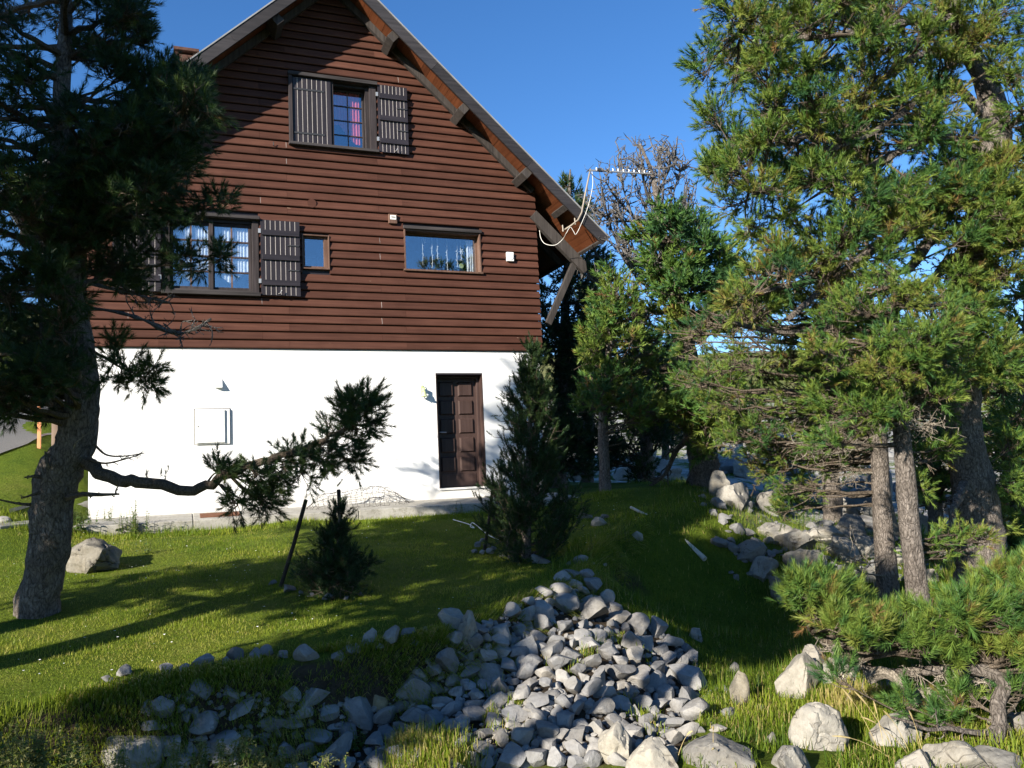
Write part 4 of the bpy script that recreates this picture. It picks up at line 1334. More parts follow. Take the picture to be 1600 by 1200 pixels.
t1.spray(None, 0.05, 3, r0=0.02, twig_r=0.006, limb=A(d1(65, 745, -.15), d1(52, 744, -.2), d1(38, 746, -.2)), mat='twig')
t1.spray(None, 0.05, 3, r0=0.016, twig_r=0.006, limb=A(d1(62, 770, -.15), d1(48, 774, -.2), d1(33, 779, -.2)), mat='twig')
t1.spray(None, 0.08, 4, r0=0.008, twig_r=0.004, limb=A(d1(115, 700, -.28), d1(118, 692, -.32), d1(130, 682, -.33), d1(144, 673, -.33)), mat='deadwood')
# dead limb across the siding
t1.spray(None, 0.22, 26, r0=0.028, twig_r=0.006, limb=AS(d1(130, 480, -.1), d1(180, 487, -.2), d1(225, 500, -.3), d1(270, 520, -.35), d1(300, 516, -.4), d1(330, 498, -.4)), mat='deadgrey', lumps=0.3)
t1.spray(None, 0.18, 20, r0=0.018, twig_r=0.006, limb=AS(d1(130, 440, -.1), d1(190, 455, -.2), d1(235, 466, -.3), d1(268, 474, -.35)), mat='deadgrey', lumps=0.3)
# shoots in front of the wide window and above it
def twigpad(t, pth, pads, r0=0.014, tint=0.3, up=0.35):
    limb = AS(*pth)
    t.pad(limb[-1], pads[0], 7, 4, tint, 0.2, limb=limb, r0=r0, twig_r=0.004, up=up, sc=0.9)
    for x, y, rr_ in pads[1]:
        c = atD(x, y, pth[-1][2] + t.r.uniform(-.15, .15))
        b = limb[int(np.argmin(np.linalg.norm(limb - c, axis=1)))]
        t.pad(c, rr_, 5, 4, tint, 0.2, limb=bez(b, (b + c) / 2, c, 4), r0=0.008, twig_r=0.004, up=up, sc=0.85)
twigpad(t1, (d1(150, 400, -.2), d1(200, 418, -.35), d1(255, 415, -.5), d1(300, 412, -.55), d1(345, 398, -.6)), (0.07, [(335, 405, .07), (318, 414, .07), (298, 412, .08), (280, 420, .09), (262, 408, .08), (285, 408, .06)]))
twigpad(t1, (d1(150, 345, -.2), d1(210, 340, -.4), d1(270, 330, -.5), d1(320, 322, -.55), d1(345, 320, -.6)), (0.07, [(325, 326, .09), (300, 322, .11), (275, 330, .12), (250, 322, .14), (310, 345, .07), (285, 345, .1), (225, 345, .14), (200, 330, .14), (260, 350, .1)]))
twigpad(t1, (d1(140, 545, -.1), d1(165, 560, -.3), d1(190, 575, -.4), d1(225, 590, -.45)), (0.06, [(180, 535, .08), (178, 560, .12), (200, 575, .10), (215, 585, .09), (228, 600, .07), (165, 590, .08), (190, 600, .08), (238, 578, .05)]), tint=0.6)
# crown
k = dict(tint=0.4, tv=0.25, r0=0.035, up=0.3, twig_r=0.006, n_sub=10, n_t=5, drop=0.15, arch=0.02)
t1.fill([(-80, -60), (190, -60), (205, 10), (185, 45), (175, 95), (120, 110), (-80, 120)], 15, 40, D1, 0.9, holes=[(25, 60, 22, 18), (150, 55, 14, 12), (70, 90, 14, 16)], **k)
for x, y, rr_ in ((200, 20, .14), (205, 60, .15), (195, 95, .16), (212, 62, .10), (180, 105, .14), (160, 85, .15), (195, 45, .12), (172, 70, .16), (185, 120, .1)):
    t1.pad(atD(x, y, D1 + t1.r.uniform(-.5, .5)), rr_, 9, 5, 0.35, 0.2, r0=0.014, drop=0.15, twig_r=0.004, sc=0.9)
t1.fill([(205, 165), (250, 150), (300, 148), (308, 150), (302, 178), (294, 215), (280, 245), (262, 290), (230, 312), (170, 320), (110, 310), (110, 240), (160, 215)], 42, 36, D1 - .1, 0.8, **k)
for x, y, rr_ in ((306, 130, .07), (296, 138, .09), (268, 142, .11), (254, 112, .07), (222, 114, .07), (205, 132, .08), (240, 132, .08), (302, 152, .10), (298, 190, .11), (282, 225, .11), (266, 268, .12), (248, 292, .12)):
    t1.pad(atD(x, y, D1 - .3 + t1.r.uniform(-.3, .3)), rr_, 9, 5, 0.35, 0.2, r0=0.016, drop=0.15, twig_r=0.004, sc=0.9)
t1.fill([(-90, 120), (110, 120), (115, 240), (110, 420), (-90, 420)], 29, 42, D1, 1.1, holes=[(30, 115, 22, 16), (62, 165, 12, 10), (10, 250, 12, 18), (8, 350, 14, 18)], **k)
t1.fill([(-90, 420), (110, 420), (108, 640), (60, 655), (-90, 650)], 24, 38, D1, 1.0, holes=[(45, 500, 22, 12), (5, 440, 12, 16), (20, 590, 30, 16)], **k)
t1.fill([(-90, 520), (100, 520), (104, 625), (70, 650), (-90, 645)], 16, 36, D1 + .1, 0.8, holes=[(20, 590, 18, 10)], **k)
t1.fill([(110, 310), (200, 310), (215, 380), (200, 450), (120, 470)], 14, 36, D1, 0.7, **k)
t1.done(joined=False)

# --- the twin-stemmed group and the old spreading pine at the right
k = dict(tint=0.47, tv=0.32, inner=0.68, r0=0.03, up=0.45, twig_r=0.006, n_sub=8, n_t=5, drop=0.1, arch=0.05, bare=4)
D3a, D3b = grounded(1385, 940), grounded(1432, 962)
t3 = Tree('pine_tree', 'slender pine, left one of the two close straight trunks',
          [(1388, 945, D3a, 36), (1386, 900, D3a, 31), (1380, 820, D3a, 29), (1374, 720, D3a, 27), (1369, 640, D3a, 24), (1363, 560, D3a, 20), (1358, 490, D3a, 12), (1354, 440, D3a, 6), (1352, 410, D3a, 3)], 21, tpl=T_MID, ts=1.1, rough=0.03)
t3.fill([(1075, 500), (1150, 480), (1230, 520), (1290, 470), (1380, 440), (1390, 560), (1385, 680), (1330, 720), (1240, 770), (1160, 700), (1120, 640), (1070, 610)], 86, 34, D3a + .6, 1.0, holes=[(1160, 655, 16, 22), (1340, 650, 24, 22)], **k)
for x, y, rr_ in ((1195, 700, .16), (1215, 740, .16), (1235, 775, .16), (1265, 760, .16), (1190, 740, .13), (1250, 720, .15), (1290, 735, .15), (1175, 690, .12), (1225, 800, .12), (1260, 790, .12)):
    t3.pad(atD(x, y, D3a + .5), rr_, 9, 4, 0.5, 0.3, r0=0.016, drop=-0.05, arch=-0.03, bare=3)
for x, y in ((1300, 600), (1290, 660), (1320, 700), (1280, 690), (1340, 640), (1250, 650), (1330, 590), (1300, 560), (1260, 700), (1310, 740), (1390, 620)):
    t3.spray(atD(x, y, D3a + t3.r.uniform(-.4, .6)), 0.35, 26, r0=0.013, twig_r=0.0045, drop=0.0)
t3.spray(None, 0.25, 8, r0=0.016, twig_r=0.006, limb=AS((1374, 690, D3a), (1320, 682, D3a - .2), (1280, 688, D3a - .2), (1236, 693, D3a - .25)))
t3.spray(None, 0.35, 26, r0=0.012, twig_r=0.006, limb=AS((1384, 872, D3a - .1), (1360, 880, D3a - .2), (1330, 872, D3a - .3), (1302, 852, D3a - .4)))
t3.spray(None, 0.3, 20, r0=0.012, twig_r=0.006, limb=AS((1384, 900, D3a - .1), (1350, 895, D3a - .25), (1320, 878, D3a - .4)))
t3.done()
t4 = Tree('pine_tree', 'slender pine, right one of the two close straight trunks',
          [(1437, 968, D3b, 38), (1432, 920, D3b, 33), (1422, 830, D3b, 31), (1413, 720, D3b, 28), (1406, 640, D3b, 24), (1401, 560, D3b, 20), (1398, 490, D3b, 12), (1397, 440, D3b, 6), (1397, 420, D3b, 3)], 22, tpl=T_MID, ts=1.1, rough=0.03)
t4.fill([(1300, 480), (1395, 430), (1470, 470), (1500, 560), (1490, 650), (1400, 560), (1300, 560)], 28, 34, D3b + .2, 0.7, **k)
t4.fill([(1280, 520), (1500, 500), (1490, 640), (1440, 690), (1300, 700), (1260, 620)], 30, 30, D3b - .2, 0.4, holes=[(1400, 690, 70, 30)], **k)
for x, y in ((1440, 620), (1460, 660), (1430, 580), (1470, 600), (1450, 640), (1420, 650), (1390, 590), (1370, 640)):
    t4.spray(atD(x, y, D3b + t4.r.uniform(-.4, .5)), 0.3, 26, r0=0.013, twig_r=0.0045, drop=0.0)
for x, y, rr_ in ((1450, 720, .16), (1470, 700, .16), (1440, 760, .12), (1475, 835, .15), (1450, 850, .14), (1500, 850, .14), (1425, 870, .1), (1465, 870, .12), (1530, 840, .12)):
    t4.pad(atD(x, y, D3b + .2), rr_, 8, 4, 0.5, 0.3, r0=0.014, drop=0.0, bare=3)
t4.done()

D2 = 10.0
kk = dict(k); kk.update(tint=0.6, r0=0.04, bare=3, n_sub=11)
t2 = Tree('old_pine_tree', 'huge old spreading pine, heavy leaning trunk right of the twin trunks',
          [(1535, 940, D2, 95), (1532, 890, D2, 72), (1528, 820, D2, 62), (1518, 740, D2, 60), (1505, 660, D2, 56), (1502, 560, D2, 52), (1515, 450, D2, 50), (1538, 330, D2, 48), (1556, 220, D2, 40), (1548, 150, D2, 35), (1520, 90, D2, 30), (1496, 40, D2, 26), (1475, -30, D2, 24), (1460, -140, D2, 14), (1450, -230, D2, 6)], 31, tpl=T_MID, ts=1.4, smooth_sides=20, rough=0.06)
limbs = [[(1552, 200), (1500, 140), (1470, 130), (1410, 175), (1350, 215), (1290, 235)],
         [(1500, 90), (1440, 85), (1380, 125), (1300, 190), (1230, 225)],
         [(1545, 290), (1480, 300), (1430, 345), (1370, 385), (1300, 440), (1230, 500)],
         [(1530, 350), (1460, 370), (1420, 420), (1350, 430), (1260, 440), (1180, 460)],
         [(1490, 30), (1420, 35), (1340, 50), (1240, 60), (1160, 50)],
         [(1520, 230), (1470, 215), (1430, 225), (1360, 260), (1270, 290), (1170, 300)],
         [(1540, 420), (1500, 400), (1440, 450), (1340, 500), (1230, 520), (1130, 500)],
         [(1556, 215), (1600, 180), (1640, 160)], [(1510, 470), (1560, 400), (1640, 370)], [(1505, 560), (1550, 560), (1620, 590)], [(1518, 740), (1500, 770), (1488, 800), (1484, 835)]]
paths = []
for q_ in limbs:
    lp_ = AS(*[(x, y, D2 - 0.22 * i + t2.r.uniform(-.12, .12)) for i, (x, y) in enumerate(q_)])
    paths.append(lp_)
    t2.spray(None, 0.22, 34, r0=0.075, twig_r=0.011, limb=lp_, mat='bark', lumps=0.25)
def along(t, pads, path_list, r0=0.016, **kw):
    allp = np.concatenate(path_list)
    for (x, y, D, rr_) in pads:
        c = atD(x, y, D)
        b = allp[int(np.argmin(np.linalg.norm(allp - c, axis=1)))]
        t.pad(c, rr_, limb=bez(b, (b + c) / 2 + t.r.randn(3) * 0.05, c, 6), r0=r0, **kw)
poly2 = [(1120, -20), (1140, 55), (1150, 95), (1095, 92), (1098, 130), (1128, 165), (1108, 205), (1118, 260), (1132, 330), (1160, 365), (1130, 400), (1150, 480), (1230, 490), (1330, 470), (1420, 400), (1470, 380), (1640, 370), (1640, 215), (1600, 200), (1570, 250), (1500, 190), (1480, 130), (1500, -40)]
holes2 = [(1515, 150, 30, 26), (1495, 205, 20, 18), (1440, 90, 14, 12), (1218, 240, 12, 18), (1265, 310, 12, 10), (1190, 330, 14, 12)]
pads = []
tries = 0
_pp = []
for q_ in limbs:
    _pp += [(q_[i][0] + (q_[i + 1][0] - q_[i][0]) * f_, q_[i][1] + (q_[i + 1][1] - q_[i][1]) * f_) for i in range(len(q_) - 1) for f_ in (0, .33, .66)]
_pp = np.array(_pp)
while len(pads) < 172 and tries < 20000:
    tries += 1
    x, y = t2.r.uniform(1090, 1640), t2.r.uniform(-40, 495)
    if not inpoly(x, y, poly2) or any((x - h[0]) ** 2 / h[2] ** 2 + (y - h[1]) ** 2 / h[3] ** 2 < 1 for h in holes2): continue
    if t2.r.rand() > np.exp(-(np.hypot(_pp[:, 0] - x, (_pp[:, 1] - 28 - y)).min() / 62) ** 2) + 0.06: continue
    D = D2 - 1.0 * np.clip((1560 - x) / 450, -0.3, 1) + t2.r.uniform(-1.0, 1.1)
    if any(np.hypot(x - p_[0], y - p_[1]) < 26 and abs(D - p_[2]) < 0.6 for p_ in pads): continue
    pads.append((x, y, D, t2.r.uniform(0.14, 0.23)))
behind = []
while len(behind) < 28:
    x, y = t2.r.uniform(1110, 1640), t2.r.uniform(-20, 490)
    if not inpoly(x, y, poly2) or any((x - h[0]) ** 2 / h[2] ** 2 + (y - h[1]) ** 2 / h[3] ** 2 < 2 for h in holes2): continue
    behind.append((x, y, D2 + t2.r.uniform(.2, 1.2), .26))
along(t2, behind, paths, n_sub=8, n_t=4, tint=0.12, tv=0.15, up=0.3, bare=3, twig_r=0.007, sc=1.1)  # rear tufts tinted dark: inner shade of the crown put into their colour
along(t2, pads, paths, n_sub=9, n_t=5, inner=0.62, tint=0.52, tv=0.38, up=0.55, bare=3, twig_r=0.006)
along(t2, [(t2.r.uniform(1480, 1570), t2.r.uniform(390, 600), D2 - t2.r.uniform(.45, .8), t2.r.uniform(.15, .2)) for _ in range(20)], paths, n_sub=8, n_t=5, inner=0.68, tint=0.5, tv=0.3, up=0.5, bare=3, twig_r=0.006)
edge2 = [(1105, 95), (1100, 120), (1130, 65), (1125, 10), (1150, 30), (1118, 200), (1112, 180), (1125, 255), (1140, 320), (1170, 355), (1150, 130), (1140, 220)]
along(t2, [(x, y, D2 - .9 + t2.r.uniform(-.4, .4), 0.13) for x, y in edge2], paths, n_sub=8, n_t=4, tint=0.5, tv=0.25, up=0.5, bare=2, twig_r=0.005)
along(t2, [(x, y, D2 + t2.r.uniform(-.4, .4), 0.16) for x, y in ((1560, 70), (1590, 60), (1600, 120), (1575, 20), (1540, 40), (1610, 200), (1590, 250), (1560, 440), (1590, 470), (1540, 500), (1570, 540), (1600, 560), (1530, 470), (1480, 470), (1500, 520), (1480, 430), (1560, 620), (1590, 660), (1580, 700), (1570, 760), (1600, 740), (1490, 700), (1560, 820))], paths, n_sub=9, n_t=4, tint=0.45, tv=0.25, up=0.4, bare=3, twig_r=0.005)
along(t2, [(t2.r.uniform(1490, 1600), t2.r.uniform(215, 400), D2 - t2.r.uniform(.5, 1.0), t2.r.uniform(.16, .22)) for _ in range(20)] + [(x, y, D2 - .5, .15) for x, y in ((1500, 40), (1530, 60), (1560, 100), (1480, 20), (1540, 20), (1575, 130), (1590, 170), (1510, 70))], paths, n_sub=10, n_t=4, tint=0.62, tv=0.3, up=0.5, bare=2, twig_r=0.006)
t2.done()

# --- pine with a dead grey top in the middle distance
D5 = 16.0
t5 = Tree('half_dead_pine_tree', 'gnarled pine with a bare grey dead top and green lower boughs, right of the aerial',
          [(1106, 800, D5, 54), (1101, 750, D5, 48), (1094, 700, D5, 44), (1082, 640, D5, 42), (1072, 580, D5, 40), (1066, 530, D5, 30), (1056, 460, D5, 24), (1040, 400, D5, 18), (1030, 330, D5, 12), (1018, 270, D5, 8), (1000, 225, D5, 4)], 41, tpl=T_FAR, ts=1.7, rough=0.1)
def up_limb(t, pts, r0=0.035, n=14, rad=0.55, tw=0.02):
    t.spray(None, rad, n, r0=r0, twig_r=tw, limb=AS(*pts), mat='deadgrey', lumps=0.35, up=0.55)
for pts in ([(1045, 420), (1000, 410), (965, 380), (945, 320), (938, 280)], [(1040, 400), (1010, 370), (985, 330), (972, 285), (965, 245)], [(1030, 340), (1010, 300), (1003, 260), (1000, 225)], [(1034, 360), (1050, 310), (1062, 270), (1068, 265)],
            [(1048, 430), (990, 440), (950, 420), (925, 385), (905, 350)], [(1050, 440), (1075, 400), (1085, 340), (1075, 300)], [(1052, 450), (1000, 455), (960, 450), (930, 440)], [(1028, 320), (1030, 270), (1030, 235)], [(1034, 350), (995, 345), (955, 345), (925, 320)],
            [(1060, 480), (1020, 490), (985, 470), (955, 470)], [(1070, 520), (1020, 510), (990, 500), (965, 490)], [(1066, 530), (1010, 540), (985, 525)], [(1028, 300), (1045, 265), (1050, 240)], [(1040, 390), (1062, 350), (1066, 310)]):
    up_limb(t5, [(x, y, D5 + t5.r.uniform(-.5, .5)) for x, y in pts], n=24, tw=0.016)
for _ in range(16):
    ty = t5.r.uniform(265, 450); tx = t5.r.uniform(925 + max(0, 330 - ty) * .5, 1070)
    sx, sy = 1028 + (ty - 300) * .12, ty + 60
    up_limb(t5, [(sx, min(sy, 480), D5), ((sx + tx) / 2, (sy + ty) / 2 + 18, D5 + t5.r.uniform(-.5, .5)), (tx, ty, D5 + t5.r.uniform(-.9, .9)), (tx + 4, ty - 22, D5 + t5.r.uniform(-.9, .9))], r0=0.025, n=26, rad=0.42, tw=0.013)
for pts in ([(1072, 575), (1040, 575), (1010, 582), (985, 590)], [(1078, 600), (1110, 590), (1130, 600)], [(1090, 680), (1060, 700), (1040, 740), (1015, 760)], [(1094, 690), (1050, 650), (1030, 660)], [(1098, 720), (1140, 770), (1180, 800), (1230, 825)]):
    t5.spray(None, 0.5, 8, r0=0.09, twig_r=0.02, limb=AS(*[(x, y, D5 - .1 * i) for i, (x, y) in enumerate(pts)]), mat='twig', lumps=0.15)
k5 = dict(tint=0.28, tv=0.25, inner=0.6, r0=0.04, up=0.6, twig_r=0.01, n_sub=11, n_t=5, drop=0.1)
t5.fill([(1015, 350), (1040, 325), (1060, 350), (1090, 340), (1115, 370), (1140, 400), (1150, 450), (1110, 475), (1060, 470), (1030, 440), (1010, 400)], 24, 26, D5 - .6, 0.9, **k5)
k5.update(tint=0.7)
t5.fill([(1040, 490), (1160, 470), (1180, 500), (1110, 520), (1050, 515)], 10, 22, D5 - .8, 0.6, **k5)
t5.fill([(1040, 610), (1080, 590), (1140, 600), (1150, 680), (1110, 720), (1070, 710), (1045, 660)], 14, 24, D5 - .7, 0.6, **k5)
t5.done()

# --- young pine right of the house corner
D6 = 14.6
t6 = Tree('pine_tree', 'sunlit young pine with a thin pale trunk just right of the house corner',
          [(946, 760, D6, 20), (944, 720, D6, 17), (942, 670, D6, 15), (945, 600, D6, 11), (955, 520, D6, 8), (962, 450, D6, 4), (963, 430, D6, 2)], 51, tpl=T_FAR, ts=1.35, rough=0.05)
k6 = dict(tint=0.45, tv=0.25, inner=0.6, r0=0.018, up=0.6, twig_r=0.007, n_sub=8, n_t=4, drop=0.3, bare=1)
t6.fill([(962, 425), (985, 470), (1010, 520), (1035, 560), (1010, 590), (1025, 640), (1000, 690), (960, 650), (920, 660), (905, 625), (912, 570), (925, 510), (940, 460)], 46, 20, D6, 0.8, **k6)
t6.done()

# --- dark pines standing in the shade behind the house corner
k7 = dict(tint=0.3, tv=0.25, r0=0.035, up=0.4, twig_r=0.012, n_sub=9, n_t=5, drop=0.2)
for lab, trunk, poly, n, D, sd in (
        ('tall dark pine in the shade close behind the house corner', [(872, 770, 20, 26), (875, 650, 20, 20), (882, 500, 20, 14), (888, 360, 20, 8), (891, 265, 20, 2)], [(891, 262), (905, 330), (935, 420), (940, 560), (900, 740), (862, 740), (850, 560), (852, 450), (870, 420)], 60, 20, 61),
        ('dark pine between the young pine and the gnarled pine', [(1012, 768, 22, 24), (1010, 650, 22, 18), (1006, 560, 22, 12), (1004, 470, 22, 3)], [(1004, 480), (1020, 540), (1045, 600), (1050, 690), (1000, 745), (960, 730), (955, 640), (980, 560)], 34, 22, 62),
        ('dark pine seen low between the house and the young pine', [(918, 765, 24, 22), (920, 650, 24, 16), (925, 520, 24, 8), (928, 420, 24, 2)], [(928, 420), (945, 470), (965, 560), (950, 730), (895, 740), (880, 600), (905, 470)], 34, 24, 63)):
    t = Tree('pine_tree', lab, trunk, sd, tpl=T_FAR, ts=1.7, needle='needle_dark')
    t.fill(poly, n, 24, D, 1.0, **k7)
    t.done()

# --- pines on the rocks behind
k8 = dict(tint=0.45, tv=0.25, r0=0.035, up=0.5, twig_r=0.014, n_sub=8, n_t=4, drop=0.2)
for lab, trunk, poly, n, D, sd in (
        ('rounded grey-green pine far behind the gnarled trunk', [(1040, 735, 33, 14), (1040, 640, 33, 9), (1040, 550, 33, 2)], [(1040, 530), (1060, 560), (1072, 620), (1070, 690), (1010, 690), (1005, 610), (1020, 560)], 24, 33, 71),
        ('bushy green pine behind the left one of the twin trunks', [(1300, 790, 17, 30), (1295, 650, 17, 22), (1290, 540, 17, 6)], [(1260, 540), (1320, 530), (1350, 600), (1360, 720), (1270, 740), (1230, 650)], 30, 17, 72),
        ('dark green pine filling the right edge of the view', [(1615, 860, 13.5, 44), (1612, 700, 13.5, 34), (1606, 520, 13.5, 14), (1605, 420, 13.5, 4)], [(1560, 560), (1605, 430), (1680, 560), (1680, 880), (1570, 860), (1545, 720)], 40, 13.5, 73),
        ('low green pine on the rocks between the twin trunks and the old pine', [(1462, 830, 15, 26), (1460, 720, 15, 18), (1462, 600, 15, 4)], [(1440, 600), (1480, 590), (1510, 680), (1520, 800), (1440, 800), (1425, 700)], 26, 15, 74),
        ('small round pine on the pale rocks left of the twin trunks', [(1160, 668, 42, 10), (1160, 610, 42, 6), (1160, 560, 42, 2)], [(1135, 580), (1165, 560), (1190, 600), (1185, 660), (1135, 660)], 12, 42, 75),
        ('green pine on the far slope right of the old trunk', [(1575, 700, 24, 20), (1572, 600, 24, 12), (1570, 530, 24, 3)], [(1540, 580), (1570, 530), (1600, 570), (1610, 690), (1540, 690)], 18, 24, 76)):
    t = Tree('pine_tree', lab, trunk, sd, tpl=T_FAR, ts=1.7 if D < 30 else 2.6)
    t.fill(poly, n, 26, D, 0.9, **k8)
    t.done()

# --- little dark pine in front of the house corner, and the tiny one on the lawn
D9 = grounded(822, 872)
t9 = Tree('young_pine_tree', 'narrow dark young pine in front of the right corner of the house, thin upright shoots',
          [(822, 876, D9, 16), (823, 800, D9, 13), (826, 720, D9, 10), (829, 640, D9, 6), (832, 580, D9, 4), (832, 548, D9, 2)], 81, tpl=T_MID, ts=0.95, needle='needle_dark', rough=0.02)
def whorls(t, top, foot, D, rows, r_mid, sd, tint, lift=0.55, sc=1.0, pw=1.15):
    """tiers of upswept side shoots, as on a young conifer"""
    r = np.random.RandomState(sd)
    for i in range(rows):
        f_ = i / (rows - 1)
        a_, _ = t.at(0.14 + 0.80 * f_)
        L = (1 - f_) ** pw * r_mid + 0.05
        for q_ in range(8 if f_ < 0.8 else 4):
            az = r.rand() * 6.283
            out = np.array([math.cos(az), math.sin(az), lift + 0.2 * r.randn()])
            e = a_ + out * L * r.uniform(0.65, 1.1)
            pts = bez(a_, a_ + out * np.array([0.6, 0.6, 0.15]) * L, e + np.array([0, 0, 0.06]), 6)
            mb = MB().tube(pts, np.linspace(0.008, 0.004, 6), 4, False)
            t.mbs.append(mb)
            n_ = int(5 + L * 36)
            for j in range(n_):
                u = 0.25 + 0.75 * j / max(1, n_ - 1)
                kx = u * 5; ki = int(min(kx, 4)); b = pts[ki] + (pts[ki + 1] - pts[ki]) * (kx - ki)
                d = unit(unit(pts[ki + 1] - pts[ki]) + r.randn(3) * 0.35 + np.array([0, 0, 0.5]))
                t.tuft(b + r.randn(3) * 0.015, d, np.clip(tint + r.randn() * 0.15, 0, .9), sc)
                if r.rand() < 0.4:
                    side = unit(r.randn(3) + out * 0.5)
                    t.mbs.append(MB().tube([b, b + side * 0.08 * (1 + L)], [0.004, 0.003], 3, False))
                    t.tuft(b + side * 0.08 * (1 + L), unit(side + np.array([0, 0, 0.8])), np.clip(tint + r.randn() * 0.15, 0, .9), sc)
    for j in range(7):
        a_, _ = t.at(0.90 + 0.1 * j / 6)
        t.tuft(a_, np.array([0.05, 0, 1.0]) + r.randn(3) * 0.15, tint, sc * 0.85)
whorls(t9, None, None, D9, 21, 0.62, 5, 0.45, 0.75)
t9.done()
D10 = grounded(525, 928)
t10 = Tree('pine_sapling', 'tiny dark pine sapling beside the leaning stake on the lawn',
           [(523, 930, D10, 9), (526, 890, D10, 7), (529, 840, D10, 5), (531, 796, D10, 3)], 82, tpl=T_NEAR, ts=0.85, needle='needle_dark', rough=0.02)
whorls(t10, None, None, D10, 9, 0.27, 6, 0.3, 0.55, 0.9)
for x, y in ((480, 895), (500, 905), (555, 890), (545, 905), (520, 905), (495, 880), (570, 885), (475, 905), (535, 880), (510, 890)):
    t10.pad(atD(x, y, D10 + t10.r.uniform(-.2, .2)), 0.11, 7, 4, 0.3, 0.2, r0=0.006, twig_r=0.003, up=0.7, sc=0.8)
t10.done()

# --- dwarf mountain pine sprawling over the rocks at lower right
D11 = 5.9
fx, fy = 1556, 1168
Df = grounded(fx, fy)
t11 = Tree('dwarf_pine', 'low sprawling dwarf pine with bright green brushes over the pale rocks at lower right',
           [(1535, 1190, Df - .1, 17), (1552, 1165, Df, 20), (1562, 1130, Df + .05, 20), (1558, 1100, Df + .1, 22), (1568, 1070, Df + .15, 26), (1545, 1050, Df + .2, 24), (1500, 1045, Df + .3, 20), (1440, 1048, Df + .4, 16), (1380, 1050, Df + .5, 14), (1320, 1030, Df + .55, 10), (1270, 990, Df + .6, 6)], 91, cat='shrub', tpl=T_DWARF, ts=1.15, rough=0.08)
k11 = dict(tint=0.52, tv=0.30, r0=0.014, up=1.0, twig_r=0.005, n_sub=9, n_t=5, drop=0.2, flat=0.6, bare=1)
t11.fill([(1245, 950), (1270, 925), (1300, 912), (1322, 950), (1380, 985), (1450, 985), (1500, 965), (1535, 930), (1580, 905), (1660, 890), (1660, 1040), (1600, 1045), (1540, 1028), (1470, 1020), (1400, 1015), (1330, 1008), (1290, 995), (1255, 970)], 70, 25, Df + .45, 0.45, **k11)
for x, y, rr_ in ((1500, 1104, .07), (1525, 1100, .06), (1590, 1080, .08), (1470, 1136, .06), (1488, 1134, .06), (1320, 1068, .06), (1420, 1105, .05)):
    t11.pad(atD(x, y, Df + .15), rr_, 7, 3, 0.3, 0.2, r0=0.009, up=0.7, twig_r=0.004)
t11.spray(None, 0.12, 5, r0=0.022, twig_r=0.006, limb=AS((1562, 1130, Df + .05), (1540, 1145, Df), (1510, 1143, Df - .05), (1480, 1138, Df - .05), (1450, 1140, Df - .1), (1420, 1128, Df - .1), (1390, 1120, Df - .1)), mat='bark')
t11.spray(None, 0.10, 3, r0=0.018, twig_r=0.006, limb=AS((1565, 1125, Df + .05), (1578, 1140, Df + .05), (1582, 1152, Df + .05), (1590, 1152, Df + .02)), mat='bark')
t11.spray(None, 0.15, 6, r0=0.05, twig_r=0.006, limb=AS((1355, 1058, Df + .5), (1380, 1050, Df + .45), (1400, 1060, Df + .4), (1418, 1085, Df + .35), (1440, 1115, Df + .3)), mat='deadwood')
for x, y in ((1500, 1060), (1470, 1060), (1430, 1050), (1520, 1085), (1350, 1045), (1310, 1010)):
    t11.spray(atD(x, y, Df + .35), 0.25, 12, r0=0.009, twig_r=0.004, drop=0.0)
t11.done()

# --- pines left of and behind the photographer, whose shade lies on the lawn and the scree
def shade_tree(label, x, y, h, rad, n, sd, z0=0.25):
    g_ = gz(x, y)
    r = np.random.RandomState(sd)
    t = Tree.__new__(Tree)
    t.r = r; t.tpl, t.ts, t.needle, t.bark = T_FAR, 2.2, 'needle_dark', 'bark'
    t.root = empty('pine_tree', (x, y, g_), label, 'tree', 'pines behind the photographer')
    P = np.array([(x + 0.15 * math.sin(k_), y + 0.12 * math.cos(k_ * 1.3), g_ - 0.3 + (h + 0.3) * k_ / 11) for k_ in range(12)])
    t.P, t.R = P, np.linspace(0.22, 0.02, 12)
    t.tufts, t.mbs = [], []
    v, f = tube(P, t.R, 10)
    mk('trunk', v, f, M['bark'], t.root, smooth=True)
    for i in range(n):
        f_ = z0 + (1 - z0) * r.rand()
        a_ = P[int(f_ * 11)]
        az = r.rand() * 6.283
        R_ = rad * (1 - 0.55 * max(0, (f_ - 0.4) / 0.6)) * math.sqrt(r.rand())
        c = np.array([a_[0] + R_ * math.cos(az), a_[1] + R_ * math.sin(az), g_ + f_ * h])
        t.pad(c, 0.42, 10, 4, 0.3, 0.2, r0=0.03, twig_r=0.01, drop=0.2)
    t.done()
SHADE = [('tallest pine standing off to the left beyond the others', -12.1, -8.4, 8.6, 1.15, 60, 104, 0.60),
         ('tall pine standing off to the left of the big dark pine', -10.6, -8.5, 8.0, 1.6, 74, 101, 0.32),
         ('tall pine left of the photographer', -10.9, -11.5, 6.0, 1.0, 40, 102, 0.60),
         ('bushy young pine left of the photographer', -11.4, -11.6, 3.2, 0.75, 36, 105, 0.80),
         ('slim pine close on the left of the photographer', -8.5, -11.6, 4.8, 1.1, 54, 103, 0.74)]
for a_ in SHADE:
    shade_tree(*a_)
print('trees %.1fs' % (_time.time() - _t0))
ORD = 'first second third fourth fifth sixth seventh eighth ninth tenth eleventh twelfth thirteenth fourteenth fifteenth sixteenth seventeenth eighteenth nineteenth twentieth twenty-first twenty-second twenty-third twenty-fourth twenty-fifth'.split()
def ordered(lst):
    s_ = sorted(lst, key=lambda q_: q_[0])
    return [(s_.index(q_),) + tuple(q_) for q_ in s_]
